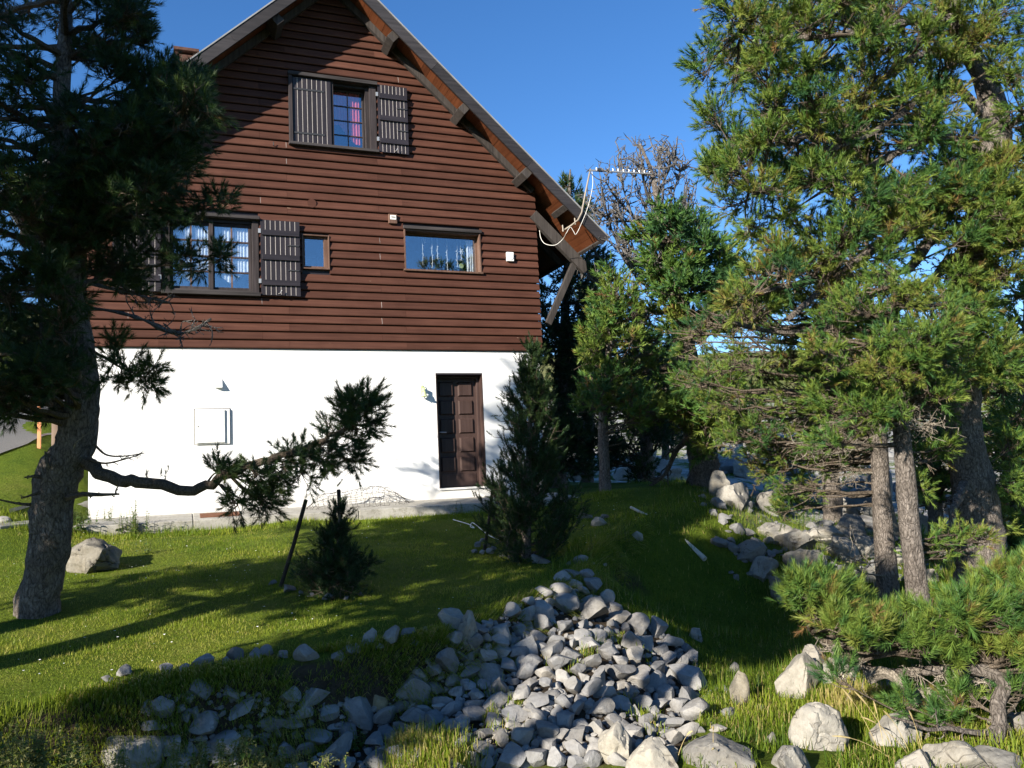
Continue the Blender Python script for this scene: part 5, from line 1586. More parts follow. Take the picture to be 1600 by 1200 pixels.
# ------------------------------------------------------------------ rocks and stones
_ico = {}
def ico(n):
    if n not in _ico:
        b = bmesh.new()
        bmesh.ops.create_icosphere(b, subdivisions=n, radius=1.0)
        b.verts.ensure_lookup_table()
        _ico[n] = (np.array([v_.co[:] for v_ in b.verts]), np.array([[q_.index for q_ in f_.verts] for f_ in b.faces]))
        b.free()
    return _ico[n]
def rock_verts(seed, sub=3, cuts=16, rough=0.10, ledge=0.0, lo=0.46, hi=0.86):
    r = np.random.RandomState(seed)
    v, f = ico(sub)
    v = v.copy()
    for _ in range(cuts):
        n = unit(r.randn(3)); d = r.uniform(lo, hi)
        s = v @ n - d
        v = v - np.where(s > 0, s, 0)[:, None] * n * 0.95
    nrm = v / np.linalg.norm(v, axis=1)[:, None]
    h = fbm(v * 1.1 + seed * 3.1, 3) * rough * 0.8 + fbm(v * 7.0 + seed, 3) * rough * 0.10
    if ledge:
        # bedding cracks: narrow grooves across the block
        n = unit(np.array([r.randn() * 0.4, r.randn() * 0.4, 1])); n2 = unit(np.array([1, r.randn() * 0.6, r.randn() * 0.3]))
        for nn, fr in ((n, 1.9), (n2, 1.3)):
            ph = v @ nn * fr + 0.5 * fbm(v * 1.3 + seed, 3) + 0.3
            h = h - ledge * 0.8 * np.exp(-((ph - np.round(ph)) / 0.045) ** 2) * (0.3 + 0.7 * (fbm(v * 1.7 + 2 * seed, 2) > -0.1))
    v = v + nrm * h[:, None]
    m_ = np.abs(v).max(0)
    return v / m_, f
def rock(name, label, px, py, wpx, hpx, seed, mat='boulder', sub=4, cuts=10, rough=0.12, ledge=0.08, depth=0.95, sink=0.36, rot=None, cat='boulder', group=None, D=None, dz=0):
    """a rock whose foot is at photo pixel (px, py), wpx wide and hpx tall in the photo"""
    p = hit(px, py) if D is None else atD(px, py, D)
    Dv = float((p - CAM) @ _f)
    r = np.random.RandomState(seed)
    v, f = rock_verts(seed, sub, cuts + 8, rough, ledge)
    a_ = wpx / pxm(Dv) / 2
    extra = FPX * max(0.0, CAM[2] - p[2]) / Dv ** 2 * a_ * depth * 0.9
    b_ = max(hpx - extra, hpx * 0.45) / pxm(Dv)
    H = b_ / (1 - sink) / 2 * 1.02
    v = v * np.array([a_, a_ * depth, H])
    ang = YAW + (r.uniform(-0.3, 0.3) if rot is None else rot)
    ca, sa = math.cos(-YAW), math.sin(-YAW)
    v = np.stack([v[:, 0] * ca - v[:, 1] * sa, v[:, 0] * sa + v[:, 1] * ca, v[:, 2]], 1)
    fwd = unit(np.array([p[0] - CAM[0], p[1] - CAM[1], 0]))
    c = p + fwd * a_ * depth * 0.75
    base = p[2] if D is None else p[2]
    c = np.array([c[0], c[1], base + H * (1 - 2 * sink) + dz])
    if D is not None:
        zt_, zb_ = p[2] + hpx / pxm(Dv), gz(c[0], c[1]) - 0.08
        zb_ = min(zb_, zt_ - 0.1)
        v[:, 2] *= (zt_ - zb_) / 2 / H
        low_ = np.clip(-v[:, 2] / ((zt_ - zb_) / 2), 0, 1)
        v[:, :2] *= (1 + 0.35 * low_)[:, None]
        c[2] = (zt_ + zb_) / 2
    o = mk(name, v + c, np.asarray(f), M[mat], None, smooth=True, loc=c)
    o.data.set_sharp_from_angle(angle=math.radians(38))
    return tag(o, label, cat, group)
rock('boulder', 'big rough lichen-stained boulder lying behind the foot of the dark pine', 152, 897, 118, 62, 201, 'mossyrock', 5, 9, 0.16, 0.12, 0.8, 0.3)
rock('boulder', 'long cracked white limestone outcrop at the bottom edge, right part with a rounded top', 1120, 1215, 130, 78, 202, 'boulder', 5, 9, 0.13, 0.07, 0.9)
rock('boulder', 'pointed white limestone block at the foot of the scree, bottom edge', 968, 1196, 66, 84, 203, 'boulder', 5, 9, 0.13, 0.08, 0.8)
rock('boulder', 'flat-faced white limestone block right of the pointed block, bottom edge', 1020, 1215, 84, 66, 204, 'boulder', 5, 8, 0.10, 0.06, 0.9)
rock('boulder', 'small white boulder wedged between the two large blocks, bottom edge', 1048, 1196, 36, 30, 205, 'boulder', 4, 9, 0.10, 0.05)
rock('boulder', 'grey-white boulder rising behind the nettles at the bottom left', 196, 1214, 138, 76, 206, 'boulder', 5, 8, 0.12, 0.07, 0.8)
rock('boulder', 'small grey boulder in the bottom left corner', 10, 1212, 44, 28, 207, 'boulder', 4)
rock('boulder', 'square pale block with a shaded front at the ravine edge', 1248, 1092, 82, 76, 208, 'boulder', 5, 12, 0.08, 0.06, 0.8)
rock('boulder', 'pale upright block standing behind the square block', 1272, 1056, 66, 54, 229, 'boulder', 5, 10, 0.12, 0.08)
rock('boulder', 'sloping pale rock under the left tip of the dwarf pine', 1312, 1072, 78, 44, 210, 'boulder', 5, 9, 0.12, 0.08)
rock('boulder', 'cracked rounded pale boulder in the sunlit grass at lower right', 1282, 1176, 96, 80, 211, 'boulder', 5, 9, 0.12, 0.11)
rock('boulder', 'smooth pale boulder under the bleached fallen branch', 1408, 1166, 88, 64, 212, 'boulder', 5, 8, 0.09, 0.05)
rock('boulder', 'broad pale rock below the dwarf pine', 1464, 1128, 76, 62, 213, 'boulder', 5, 9, 0.14, 0.10)
rock('boulder', 'broken pale ledge between the broad rock and the dwarf pine stem', 1516, 1098, 96, 40, 214, 'boulder', 5, 9, 0.14, 0.1)
rock('boulder', 'low pale ledge under the middle of the dwarf pine', 1378, 1084, 84, 36, 240, 'boulder', 5, 9, 0.14, 0.1)
rock('boulder', 'half-buried pale rock right of the dwarf pine stem', 1590, 1150, 70, 40, 241, 'boulder', 5, 9, 0.14, 0.1)
rock('boulder', 'broad flat pale rock beside the dwarf pine stem, bottom edge', 1500, 1212, 110, 66, 215, 'boulder', 5, 8, 0.10, 0.06)
rock('boulder', 'low pale rock at the bottom edge, left of the broad flat one', 1430, 1215, 66, 46, 216, 'boulder', 5, 8, 0.12, 0.06)
rock('boulder', 'pale rock in the lower right corner', 1570, 1210, 84, 44, 217, 'boulder', 5, 8, 0.12, 0.06)
rock('boulder', 'half-buried pale boulder at the bottom edge left of the cracked round one', 1236, 1214, 74, 56, 218, 'boulder', 5, 8, 0.12, 0.09)
rock('boulder', 'dark mossy rock pillar at the right end of the scree', 1158, 1106, 34, 62, 219, 'mossyrock', 4, 9, 0.12, 0.1)
rock('boulder', 'pale round stone on top of the mossy pillar', 1146, 1058, 24, 24, 220, 'boulder', 4)
rock('boulder', 'pair-forming cracked pale boulder at the lawn rim, upper one', 708, 984, 48, 34, 221, 'boulder', 5, 9, 0.12, 0.08)
rock('boulder', 'tall cracked pale boulder at the lawn rim, top of the scree', 732, 1016, 52, 62, 222, 'boulder', 5, 9, 0.12, 0.10)
rock('boulder', 'rounded ochre stone set in the bank below the lawn rim', 590, 1118, 38, 44, 223, 'tanstone', 4, 9, 0.08, 0.0)
rock('boulder', 'large grey boulder at the top of the scree, right of the cracked pair', 848, 975, 44, 44, 224, 'stone', 4, 9, 0.1, 0.04)
rock('boulder', 'dark grey boulder in the shaded hollow under the grass lip, left', 232, 1128, 38, 44, 225, 'stone', 4, 9, 0.1, 0.04)
rock('boulder', 'dark wide boulder in the shaded hollow under the grass lip', 300, 1140, 56, 46, 226, 'stone', 4, 9, 0.1, 0.04)
rock('boulder', 'flat slab-like stone leaning at the upper part of the scree', 822, 1040, 54, 50, 227, 'stone', 4, 12, 0.08, 0.02)
rock('boulder', 'grey block stone lying in the grass in front of the house corner', 886, 786, 20, 14, 228, 'stone', 3)
rock('boulder', 'long white stone lying on the shaded slope, front one of three', 935, 822, 32, 16, 229, 'boulder', 4)
rock('boulder', 'white stone on the shaded slope, left one of three', 913, 811, 26, 11, 230, 'boulder', 4)
rock('boulder', 'small white stone on the shaded slope, rear right one of three', 943, 811, 18, 8, 231, 'boulder', 3)
rock('boulder', 'pointed pale rock half overgrown on the shaded slope below the white pole', 996, 846, 20, 16, 232, 'boulder', 4)
rock('boulder', 'narrow pale rock rib in the dark ravine slope', 1088, 1002, 26, 24, 233, 'boulder', 4)
rock('boulder', 'small pale stone in the grass left of the cracked round boulder', 1206, 1166, 24, 22, 234, 'boulder', 4)
rock('boulder', 'low pale stone on the ravine floor', 1192, 1112, 18, 14, 235, 'boulder', 3)
rock('boulder', 'flat pale stone in the grass below the mossy pillar', 1122, 1140, 22, 8, 236, 'boulder', 3)
rock('boulder', 'weathered stone at the left edge beside the concrete step', 8, 820, 26, 14, 237, 'stone', 3)

# limestone outcrops beyond the ravine
OUT = [(1182, 748, 64, 44), (1150, 790, 60, 40), (1128, 775, 36, 44), (1290, 792, 104, 40), (1352, 800, 60, 44), (1388, 838, 36, 82), (1372, 790, 44, 76), (1330, 838, 56, 40), (1285, 846, 60, 30),
       (1240, 856, 70, 36), (1318, 872, 52, 44), (1352, 868, 44, 40), (1208, 838, 60, 34), (1255, 905, 74, 52), (1190, 905, 50, 40), (1165, 872, 56, 34), (1228, 936, 48, 46), (1420, 782, 50, 54), (1440, 836, 24, 40), (1490, 800, 46, 36),
       (1205, 800, 46, 40), (1405, 880, 30, 30), (1360, 905, 40, 30), (1470, 872, 44, 34), (1505, 860, 36, 30), (1580, 800, 50, 40), (1560, 850, 50, 36), (1450, 905, 34, 24),
       (1000, 742, 40, 22), (975, 745, 36, 26), (1030, 735, 40, 26), (1012, 720, 44, 22), (985, 722, 30, 16), (900, 745, 26, 30), (1050, 745, 40, 24), (1170, 690, 40, 26), (1145, 705, 30, 22), (1205, 712, 44, 20), (1500, 745, 46, 30), (1545, 770, 50, 36)]
zone = lambda x, y: 'far behind the young pine' if x < 1055 else ('beside the gnarled trunk' if x < 1160 else ('left of the twin trunks' if x < 1360 else ('near the twin trunks' if x < 1446 else 'near the old pine')))
_cnt = {}
OUT.sort()
for i, (x, y, w_, h_) in enumerate(OUT):
    zn = zone(x, y); _cnt[zn] = _cnt.get(zn, 0) + 1
    rock('limestone_outcrop', 'pale limestone outcrop %s, %s from the left' % (zn, ORD[_cnt[zn] - 1]), x, y + 6, w_ * 1.1, h_ * 1.05, 300 + i, 'boulder', 4 if w_ > 40 else 3, 8, 0.2, 0.13, 1.0, 0.25, cat='rock', group='limestone outcrops beyond the ravine')

# loose stones: shared shapes, each an object
STONE = []
for i in range(24):
    v, f = rock_verts(500 + i, 3, 13 + i % 5, 0.05, 0.0, 0.32, 0.68)
    me = raw_mesh('stone', v, np.asarray(f))
    me.polygons.foreach_set('use_smooth', np.ones(len(me.polygons), bool))
    me.set_sharp_from_angle(angle=math.radians(24))
    me.materials.append(M['stone'])
    STONE.append(me)
rr = np.random.RandomState(77)
def stone(p, rad, label=None, cat='stone', group=None, lift=0.35, flat=0.75, dep=1.0):
    o = bpy.data.objects.new('stone', STONE[rr.randint(len(STONE))])
    COL.objects.link(o)
    o.location = (p[0], p[1], p[2] + rad * lift)
    o.rotation_euler = (rr.uniform(-.5, .5), rr.uniform(-.5, .5), rr.uniform(0, 6.28))
    o.scale = (rad * rr.uniform(0.85, 1.25), rad * rr.uniform(0.75, 1.1) * dep, rad * flat * rr.uniform(0.75, 1.15))
    return tag(o, label, cat, group)
for k_, x, y, w_, h_ in ordered([(192, 1060, 28, 22), (170, 1070, 18, 10), (262, 1056, 30, 14), (289, 1056, 28, 16), (317, 1048, 42, 28), (371, 1035, 32, 28), (398, 1036, 30, 24), (418, 1028, 26, 24), (479, 1038, 40, 26), (528, 1036, 26, 20), (545, 1026, 26, 15),
                     (576, 1014, 32, 32), (609, 1012, 40, 22), (634, 1003, 28, 22), (651, 1014, 18, 13), (669, 994, 18, 12), (442, 1030, 22, 12), (593, 1020, 18, 12), (557, 1020, 16, 14), (686, 992, 14, 10), (352, 1040, 18, 12)]):
    p_ = hit(x, y - 3); D_ = (p_ - CAM) @ _f
    stone(p_, w_ / pxm(D_) / 2, 'grey stone on the grassy rim of the lawn, %s from the left' % ORD[k_], group='stones along the lawn rim', lift=0.55, flat=h_ / w_ * 1.25)
for k_, x, y, w_ in ordered([(425, 916, 15), (452, 926, 24), (511, 938, 18), (563, 933, 14), (486, 934, 13), (540, 939, 12), (470, 930, 10)]):
    p_ = hit(x, y - 2); D_ = (p_ - CAM) @ _f
    stone(p_, w_ / pxm(D_) / 2, 'small pale stone round the lawn sapling, %s from the left' % ORD[k_], group='stones round the sapling', lift=0.3)
for k_, x, y, w_, l_ in ordered([(742, 866, 13, .3), (753, 868, 15, .3), (765, 867, 14, .3), (748, 860, 13, 1.0), (759, 860, 14, 1.0), (770, 862, 12, .6), (753, 855, 12, 1.4), (845, 882, 26, .3), (835, 880, 14, .3), (785, 872, 12, .2), (795, 874, 10, .2)]):
    p_ = hit(x, y - 2); D_ = (p_ - CAM) @ _f
    stone(p_, w_ / pxm(D_) / 2, 'small pale stone by the young pine and stake, %s from the left' % ORD[k_], group='stones heaped at the stake', lift=l_)

def poly_px(poly, n, seed):
    r = np.random.RandomState(seed)
    poly = np.array(poly, float); lo, hi = poly.min(0), poly.max(0)
    out = []
    while len(out) < n:
        q_ = lo + r.rand(2) * (hi - lo)
        if inpoly(q_[0], q_[1], poly): out.append(q_)
    return out
SC1 = [(700, 1000), (765, 972), (850, 922), (890, 893), (915, 893), (960, 945), (1030, 985), (1075, 1010), (1085, 1060), (1095, 1100), (1080, 1150), (1050, 1170), (950, 1190), (560, 1205), (590, 1120), (640, 1060)]
SC2 = [(225, 1090), (330, 1080), (480, 1085), (600, 1105), (560, 1205), (250, 1205)]
SC3 = [(860, 905), (890, 870), (945, 880), (960, 950), (900, 940)]
SC4 = [(1080, 1040), (1135, 1055), (1150, 1100), (1130, 1150), (1095, 1175), (1085, 1100)]
got = []
def scatter(poly, n, lo, hi, seed, sep):
    cand = poly_px(poly, n, seed)
    r = np.random.RandomState(seed + 1)
    sz = np.sort(lo + (hi - lo) * r.rand(n) ** 3.0)[::-1]
    for q_, s_ in zip(cand, sz):
        if any((q_[0] - g[0]) ** 2 + ((q_[1] - g[1]) * 1.3) ** 2 < (sep * (s_ + g[2]) / 2) ** 2 for g in got): continue
        got.append((q_[0], q_[1], s_))
scatter(SC1, 40, 44, 62, 4, 0.9)
got = got[:14]
scatter(SC1, 6000, 11, 42, 5, 0.58)
scatter(SC2, 420, 12, 58, 6, 0.70)
scatter(SC3, 60, 10, 26, 7, 0.95)
scatter(SC4, 70, 12, 40, 8, 1.15)
res_ = []
for x, y, s_ in got:
    p_ = hit(x, y + s_ * 0.25); D_ = float((p_ - CAM) @ _f)
    res_.append((s_, p_, s_ / pxm(D_) / 2))
res_.sort(key=lambda t_: -t_[0])
NI = 240
for s_, p_, rad in res_[:NI]:
    hol = bool(inpoly(p_[0], p_[1], _hol))
    stone(p_, rad, 'grey limestone stone in the dark hollow under the grass lip' if hol else 'grey limestone stone lying loose in the scree below the lawn', group='stones in the hollow' if hol else 'loose stones of the scree', lift=rr.uniform(0.25, 0.75))
def joined_stones(name, label, items, lift=(0.1, 0.6)):
    V, F, n = [], [], 0
    for p_, rad in items:
        v, f = rock_verts(rr.randint(500, 516), 1 if rad < 0.025 else 2, 9, 0.06, 0.0, 0.38, 0.76)
        a_ = rr.uniform(0, 6.28); ca, sa = math.cos(a_), math.sin(a_)
        v = v * rad * np.array([rr.uniform(.8, 1.3), rr.uniform(.7, 1.1), rr.uniform(.55, .95)])
        v = np.stack([v[:, 0] * ca - v[:, 1] * sa, v[:, 0] * sa + v[:, 1] * ca, v[:, 2]], 1) + np.array(p_) + (0, 0, rad * rr.uniform(*lift))
        V.append(v); F.append(np.asarray(f) + n); n += len(v)
    o = mk(name, np.concatenate(V), np.concatenate(F), M['stone'], None, smooth=True, kind='stuff')
    o.data.set_sharp_from_angle(angle=math.radians(24))
    return tag(o, label)
joined_stones('scree', 'small grey stones filling the gaps between the larger ones in the scree', [(t_[1], t_[2]) for t_ in res_[NI:]])
items = []
for q_ in poly_px(SC1, 650, 21) + poly_px(SC2, 200, 22) + poly_px(SC4, 60, 23):
    p_ = hit(q_[0], q_[1]); D_ = float((p_ - CAM) @ _f)
    items.append((p_, rr.uniform(3, 8) / pxm(D_)))
joined_stones('gravel', 'fine grey rubble between the stones of the scree', items)
items = []
for q_ in poly_px([(1060, 760), (1130, 700), (1560, 700), (1560, 880), (1300, 930), (1130, 900)], 420, 24):
    p_ = hit(q_[0], q_[1]); D_ = float((p_ - CAM) @ _f)
    items.append((p_, rr.uniform(4, 16) / pxm(D_) * (0.6 + 0.02 * D_)))
joined_stones('rubble', 'pale limestone rubble covering the ground beyond the ravine', items, (-0.2, 0.5))

# ------------------------------------------------------------------ small things on the lawn
def stake(label, foot, top, wpx, mat='stake'):
    a_ = hit(*foot); D_ = float((a_ - CAM) @ _f)
    b_ = atD(top[0], top[1], D_ - 0.05)
    o = MB().tube([a_ - (b_ - a_) * 0.08, (a_ + b_) / 2 + np.array([0.008, 0, 0]), b_], wpx / pxm(D_) / 2, 6).build('stake', M[mat], None, loc=a_)
    return tag(o, label, 'stake')
stake('thin dark stake leaning to the right, left of the sapling', (438, 918), (478, 781), 6.5)
stake('dark stake standing just behind the top of the sapling', (535, 912), (529, 765), 6.5)
stake('thin dark stake among the heaped stones left of the young pine', (757, 860), (771, 752), 5)
# crumpled roll of wire netting
wb = hit(562, 806)
wn = MB()
U, V_ = 21, 13
pts = np.zeros((U, V_, 3))
ax = unit(np.array([1.0, 0.06, 0])); ay = np.array([-0.06, 1.0, 0])
r = np.random.RandomState(9)
for i in range(U):
    for j in range(V_):
        u = i / (U - 1) * 2 - 1
        th = math.pi * j / (V_ - 1)
        env = (1 - abs(u) ** 4) * (0.92 + 0.08 * math.sin(5 * u))
        hh = 0.44 * env + 0.03
        pts[i, j] = wb + ax * (u * 0.83 + 0.08 * math.sin(th) * u) + ay * (-0.30 * math.cos(th) * (0.4 + 0.6 * env)) + np.array([0, 0, hh * math.sin(th) ** 0.8]) + r.randn(3) * 0.012
        pts[i, j, 2] = max(pts[i, j, 2], gz(pts[i, j, 0], pts[i, j, 1]) + 0.01)
for i in range(U):
    wn.tube(pts[i], 0.003, 3, False)
for j in range(V_):
    wn.tube(pts[:, j], 0.003, 3, False)
tag(wn.build('wire_netting', M['beam'], None, loc=wb), 'crumpled arch of thin wire netting lying at the edge of the apron', 'wire netting')
# bleached pole on the slope
a_, b_ = hit(986, 798), hit(1102, 880)
n_ = 9
ps = []
for k_ in range(n_):
    t_ = k_ / (n_ - 1)
    q_ = a_ + (b_ - a_) * t_
    ps.append(np.array([q_[0], q_[1], q_[2] * 0.6 + 0.4 * max(q_[2], gz(q_[0], q_[1])) + 0.05]))
tag(MB().tube(ps, np.linspace(0.022, 0.038, n_), 8).build('pole', M['polewood'], None, loc=ps[0]), 'long bleached pole lying down the shaded grass slope', 'pole')
ps = [hit(x, y) + np.array([0, 0, 0.02]) for x, y in ((708, 814), (722, 818), (734, 822), (741, 827), (735, 825), (738, 819), (746, 824), (756, 833), (768, 841), (782, 846))]
tag(MB().tube(smooth_path(ps), 0.0065, 5).build('rope', M['cable'], None, loc=ps[0]), 'knotted white rope lying on the grass before the young pine', 'rope')

# left edge: road, marker post, fence post, step
rp = np.array([hit(-60, 735)[:2], hit(0, 712)[:2], hit(45, 698)[:2], hit(95, 684)[:2], hit(140, 676)[:2]])
dirn = unit(np.r_[rp[-1] - rp[0], 0])[:2]
rp = np.vstack([rp[0] - dirn * 20, rp, rp[-1] + dirn * 30])
nrm = np.array([-dirn[1], dirn[0]])
v, f = [], []
seg = 60
al = np.linspace(0, len(rp) - 1, seg)
for i in range(seg):
    k_ = int(min(al[i], len(rp) - 2)); b_ = rp[k_] + (rp[k_ + 1] - rp[k_]) * (al[i] - k_)
    for j in range(9):
        q_ = b_ + nrm * (j * 0.8)
        v.append((q_[0], q_[1], gz(q_[0], q_[1]) + 0.03))
for i in range(seg - 1):
    for j in range(8):
        a_ = i * 9 + j
        f.append((a_, a_ + 1, a_ + 10, a_ + 9))
o = mk('road', v, f, M['road'], None, smooth=True, kind='structure')
def post(name, label, x, y, topy, wpx, mat, cat):
    p_ = hit(x, y); D_ = float((p_ - CAM) @ _f)
    w_ = wpx / pxm(D_) / 2; h_ = (y - topy) / pxm(D_)
    o = MB().box(p_[0] - w_, p_[0] + w_, p_[1] - w_, p_[1] + w_, p_[2] - 0.3, p_[2] + h_).build(name, M[mat], None, bevel=0.006, loc=p_)
    return tag(o, label, cat)
post('marker_post', 'pale orange marker post at the roadside left of the dark pine', 61, 700, 610, 5, 'post_orange', 'post')
post('fence_post', 'weathered wooden post just left of the dark pine trunk', 85, 718, 560, 8, 'fence_post', 'post')
post('fence_post', 'grey post half hidden by the dark pine trunk, right of the wooden post', 94, 716, 620, 5, 'concrete', 'post')
c4 = [hit(14, 804), hit(50, 792), hit(150, 782), hit(150, 800)]
zt = max(p_[2] for p_ in c4) + 0.03
v = [(p_[0], p_[1], p_[2] * 0.6 + zt * 0.4 + 0.03) for p_ in c4] + [(p_[0], p_[1], p_[2] - 0.25) for p_ in c4]
tag(mk('step', v, [(0, 3, 2, 1), (0, 1, 5, 4), (1, 2, 6, 5), (2, 3, 7, 6), (3, 0, 4, 7)], M['concrete'], None, bevel=0.01, loc=c4[0]), 'flat concrete step left of the house corner, behind the dark pine', 'step')
c4 = [hit(-10, 822), hit(40, 818), hit(60, 815), hit(50, 822), hit(0, 828)]
v = [(p_[0], p_[1], p_[2] + 0.04) for p_ in c4] + [(p_[0], p_[1], p_[2] - 0.1) for p_ in c4]
tag(mk('paving_slab', v, [(4, 3, 2, 1, 0)] + [(i, (i + 1) % 5, (i + 1) % 5 + 5, i + 5) for i in range(5)], M['concrete'], None, bevel=0.008, loc=c4[0]), 'worn paving slab in the grass at the left edge', 'paving slab')

# ------------------------------------------------------------------ nettles and herbs
def herb(label, px, py, hpx, seed, n=4, cat='plant', leaf=0.05, tassel=True, group=None, tint=0.4, D=None):
    p_ = hit(px, py) if D is None else atD(px, py, D)
    D_ = float((p_ - CAM) @ _f)
    H = hpx / pxm(D_)
    r = np.random.RandomState(seed)
    root = empty('nettle' if tassel else 'herb', tuple(p_), label, cat, group)
    st = MB(); V, T_ = [], []
    for s_ in range(n):
        b_ = p_ + np.array([r.uniform(-.09, .09), r.uniform(-.09, .09), -0.03])
        hh = H * r.uniform(0.6, 1.0) if s_ else H
        lean = np.array([r.uniform(-.12, .12), r.uniform(-.12, .12), 1.0])
        top = b_ + lean * hh
        ps = bez(b_, b_ + np.array([0, 0, hh * 0.55]), top, 6)
        st.tube(ps, np.linspace(0.004, 0.0018, 6), 4, False)
        nn = int(hh / 0.035)
        for i in range(nn):
            t_ = 0.15 + 0.85 * i / max(1, nn - 1)
            c = ps[0] * (1 - t_) ** 2 + 2 * t_ * (1 - t_) * (b_ + np.array([0, 0, hh * .55])) + t_ * t_ * top
            az = i * 1.57 + r.uniform(-.3, .3)
            lf = leaf * (1.15 - 0.75 * t_) * r.uniform(.8, 1.2)
            for q_ in (0, math.pi):
                d = np.array([math.cos(az + q_), math.sin(az + q_), -0.25 + r.uniform(-.3, .35)])
                sd = np.array([-math.sin(az + q_), math.cos(az + q_), 0]) * lf * 0.32
                e = c + d * lf
                m_ = c + d * lf * 0.4 + np.array([0, 0, 0.10 * lf])
                V += [c, m_ + sd, e, c, e, m_ - sd]
                T_ += [np.clip(tint + r.randn() * .15, 0, 0.8)] * 6
                if tassel and t_ > 0.45:
                    for z_ in range(5):
                        g_ = c + d * 0.018 * z_ * 0.7 + np.array([0, 0, -0.012 * z_])
                        for w_ in range(3):
                            o_ = r.randn(3) * 0.006
                            V += [g_ + o_, g_ + o_ + r.randn(3) * 0.008, g_ + o_ + r.randn(3) * 0.008]
                            T_ += [r.uniform(.85, 1.0)] * 3
    st.build('stem', M['herb_stem'], root)
    V = np.array(V)
    o = mk('leaves', V, np.arange(len(V)).reshape(-1, 3), M['herb'], root)
    fattr(o.data, 'tint', T_)
M['herb_stem'] = m_plain('green_stem', (0.10, 0.12, 0.03), 0.7, 0.1)
for i, (x, y, h_, n_) in enumerate(sorted([(40, 1205, 85, 5), (62, 1200, 70, 4), (95, 1205, 80, 5), (120, 1205, 50, 3), (22, 1200, 60, 4), (200, 1205, 45, 2), (285, 1205, 60, 4), (325, 1205, 62, 3), (370, 1205, 70, 5), (392, 1205, 50, 4), (432, 1205, 45, 4), (470, 1205, 42, 4), (520, 1200, 34, 3)])):
    herb('tasselled nettle at the bottom edge, %s from the left' % ORD[i], x, y + 6, h_ * 1.05, 600 + i, n_ + 1, leaf=0.062, tint=0.55, group='nettles along the bottom edge', D=4.6 + 0.1 * (i % 4))
for i, (x, y, h_, n_) in enumerate(sorted([(205, 838, 62, 5), (218, 840, 48, 5), (190, 836, 40, 4), (172, 830, 44, 4), (130, 830, 42, 4), (120, 832, 50, 3), (140, 828, 36, 4)])):
    herb('leafy nettle at the house corner behind the boulder, %s from the left' % ORD[i], x, y, h_, 640 + i, n_ + 2, leaf=0.07, tassel=False, group='nettles at the house corner')
herb('low leafy weed leaning out of the grass right of the boulder', 225, 866, 36, 660, 4, leaf=0.06, tassel=False)
herb('leafy plant at the edge of the apron right of the door', 718, 806, 26, 661, 4, leaf=0.06, tassel=False, tint=0.6)
herb('small leafy herb at the top of the scree by the cracked boulders', 748, 948, 40, 662, 5, leaf=0.05, tassel=False, tint=0.6)
herb('bright leafy herb growing among the stones at the bottom', 555, 1175, 40, 663, 5, leaf=0.06, tassel=False, tint=0.6)
herb('creeping leafy herb in the dark hollow under the grass lip', 205, 1115, 34, 664, 6, leaf=0.05, tassel=False, tint=0.5)
for i, (x, y) in enumerate(sorted([(958, 838), (968, 836), (980, 842), (990, 850), (930, 850)])):
    herb('slender flower spike on the shaded slope, %s from the left' % ORD[i], x, y + 10, 42, 670 + i, 2, leaf=0.03, tassel=False, group='flower spikes on the slope', tint=0.7)

# ------------------------------------------------------------------ grass
gr = np.random.RandomState(42)
def blades(name, label, xy, h, tint, lean=0.5, w=0.0045, out=None, dead=0.03, seg2=False):
    n = len(xy)
    Z = ground(xy[:, 0], xy[:, 1])
    P = np.stack([xy[:, 0], xy[:, 1], Z - 0.006], 1)
    az = gr.rand(n) * 6.283
    L = lean * np.abs(gr.randn(n))
    d = np.stack([np.cos(az) * L, np.sin(az) * L, np.ones(n)], 1)
    if out is not None:
        d = d + out
    d /= np.linalg.norm(d, axis=1)[:, None]
    sa = az + 1.2 + gr.rand(n)
    sd = np.stack([np.cos(sa), np.sin(sa), 0 * sa], 1) * (w / 2 * (0.7 + 0.6 * gr.rand(n)))[:, None]
    tip = P + d * h[:, None]
    if seg2:
        mid = P + d * h[:, None] * 0.55 + np.array([0, 0, 1.0]) * (h * 0.10)[:, None]
        tip[:, 2] -= h * 0.25
        tri = np.stack([P - sd, P + sd, mid + sd * .7, P - sd, mid + sd * .7, mid - sd * .7, mid - sd * .7, mid + sd * .7, tip], 1)
    else:
        tri = np.stack([P - sd, P + sd, tip], 1)
    k_ = tri.shape[1]
    V = tri.reshape(-1, 3)
    o = mk(name, V, np.arange(len(V)).reshape(-1, 3), M['grass'], None, kind='stuff')
    ti = np.clip(tint + gr.randn(n) * 0.12, 0, 0.9)
    ti = np.where(gr.rand(n) < dead, 0.92 + 0.08 * gr.rand(n), ti)
    fattr(o.data, 'tint', np.repeat(ti, k_))
    return tag(o, label)
def rnd_xy(x0, x1, y0, y1, n):
    return np.stack([gr.uniform(x0, x1, n), gr.uniform(y0, y1, n)], 1)
def near_keep(xy, d0, p=1.4):
    D_ = np.hypot(xy[:, 0] - CAM[0], xy[:, 1] - CAM[1])
    return xy[gr.rand(len(xy)) < np.minimum(1, (d0 / D_) ** p)]
def patch(xy, s=1.0, ph=0):
    return fbm(np.stack([xy[:, 0] * s, xy[:, 1] * s, 0 * xy[:, 0] + ph], 1), 3)
def off(xy):
    """clear of the house, apron, scree and road"""
    x, y = xy[:, 0], xy[:, 1]
    bad = (x > -7.7) & (x < 0.25) & (y > -1.04)
    bad |= inpoly(x, y, _scr) | inpoly(x, y, _hol)
    return ~bad
xy = rnd_xy(-10.5, 3.2, -8.3, -0.9, 700000)
xy = near_keep(xy, 5.5, 1.2)
d_, w_ = rim(xy[:, 0], xy[:, 1])
xy = xy[off(xy) & (d_ > -0.15)]
pt = patch(xy, 1.2)
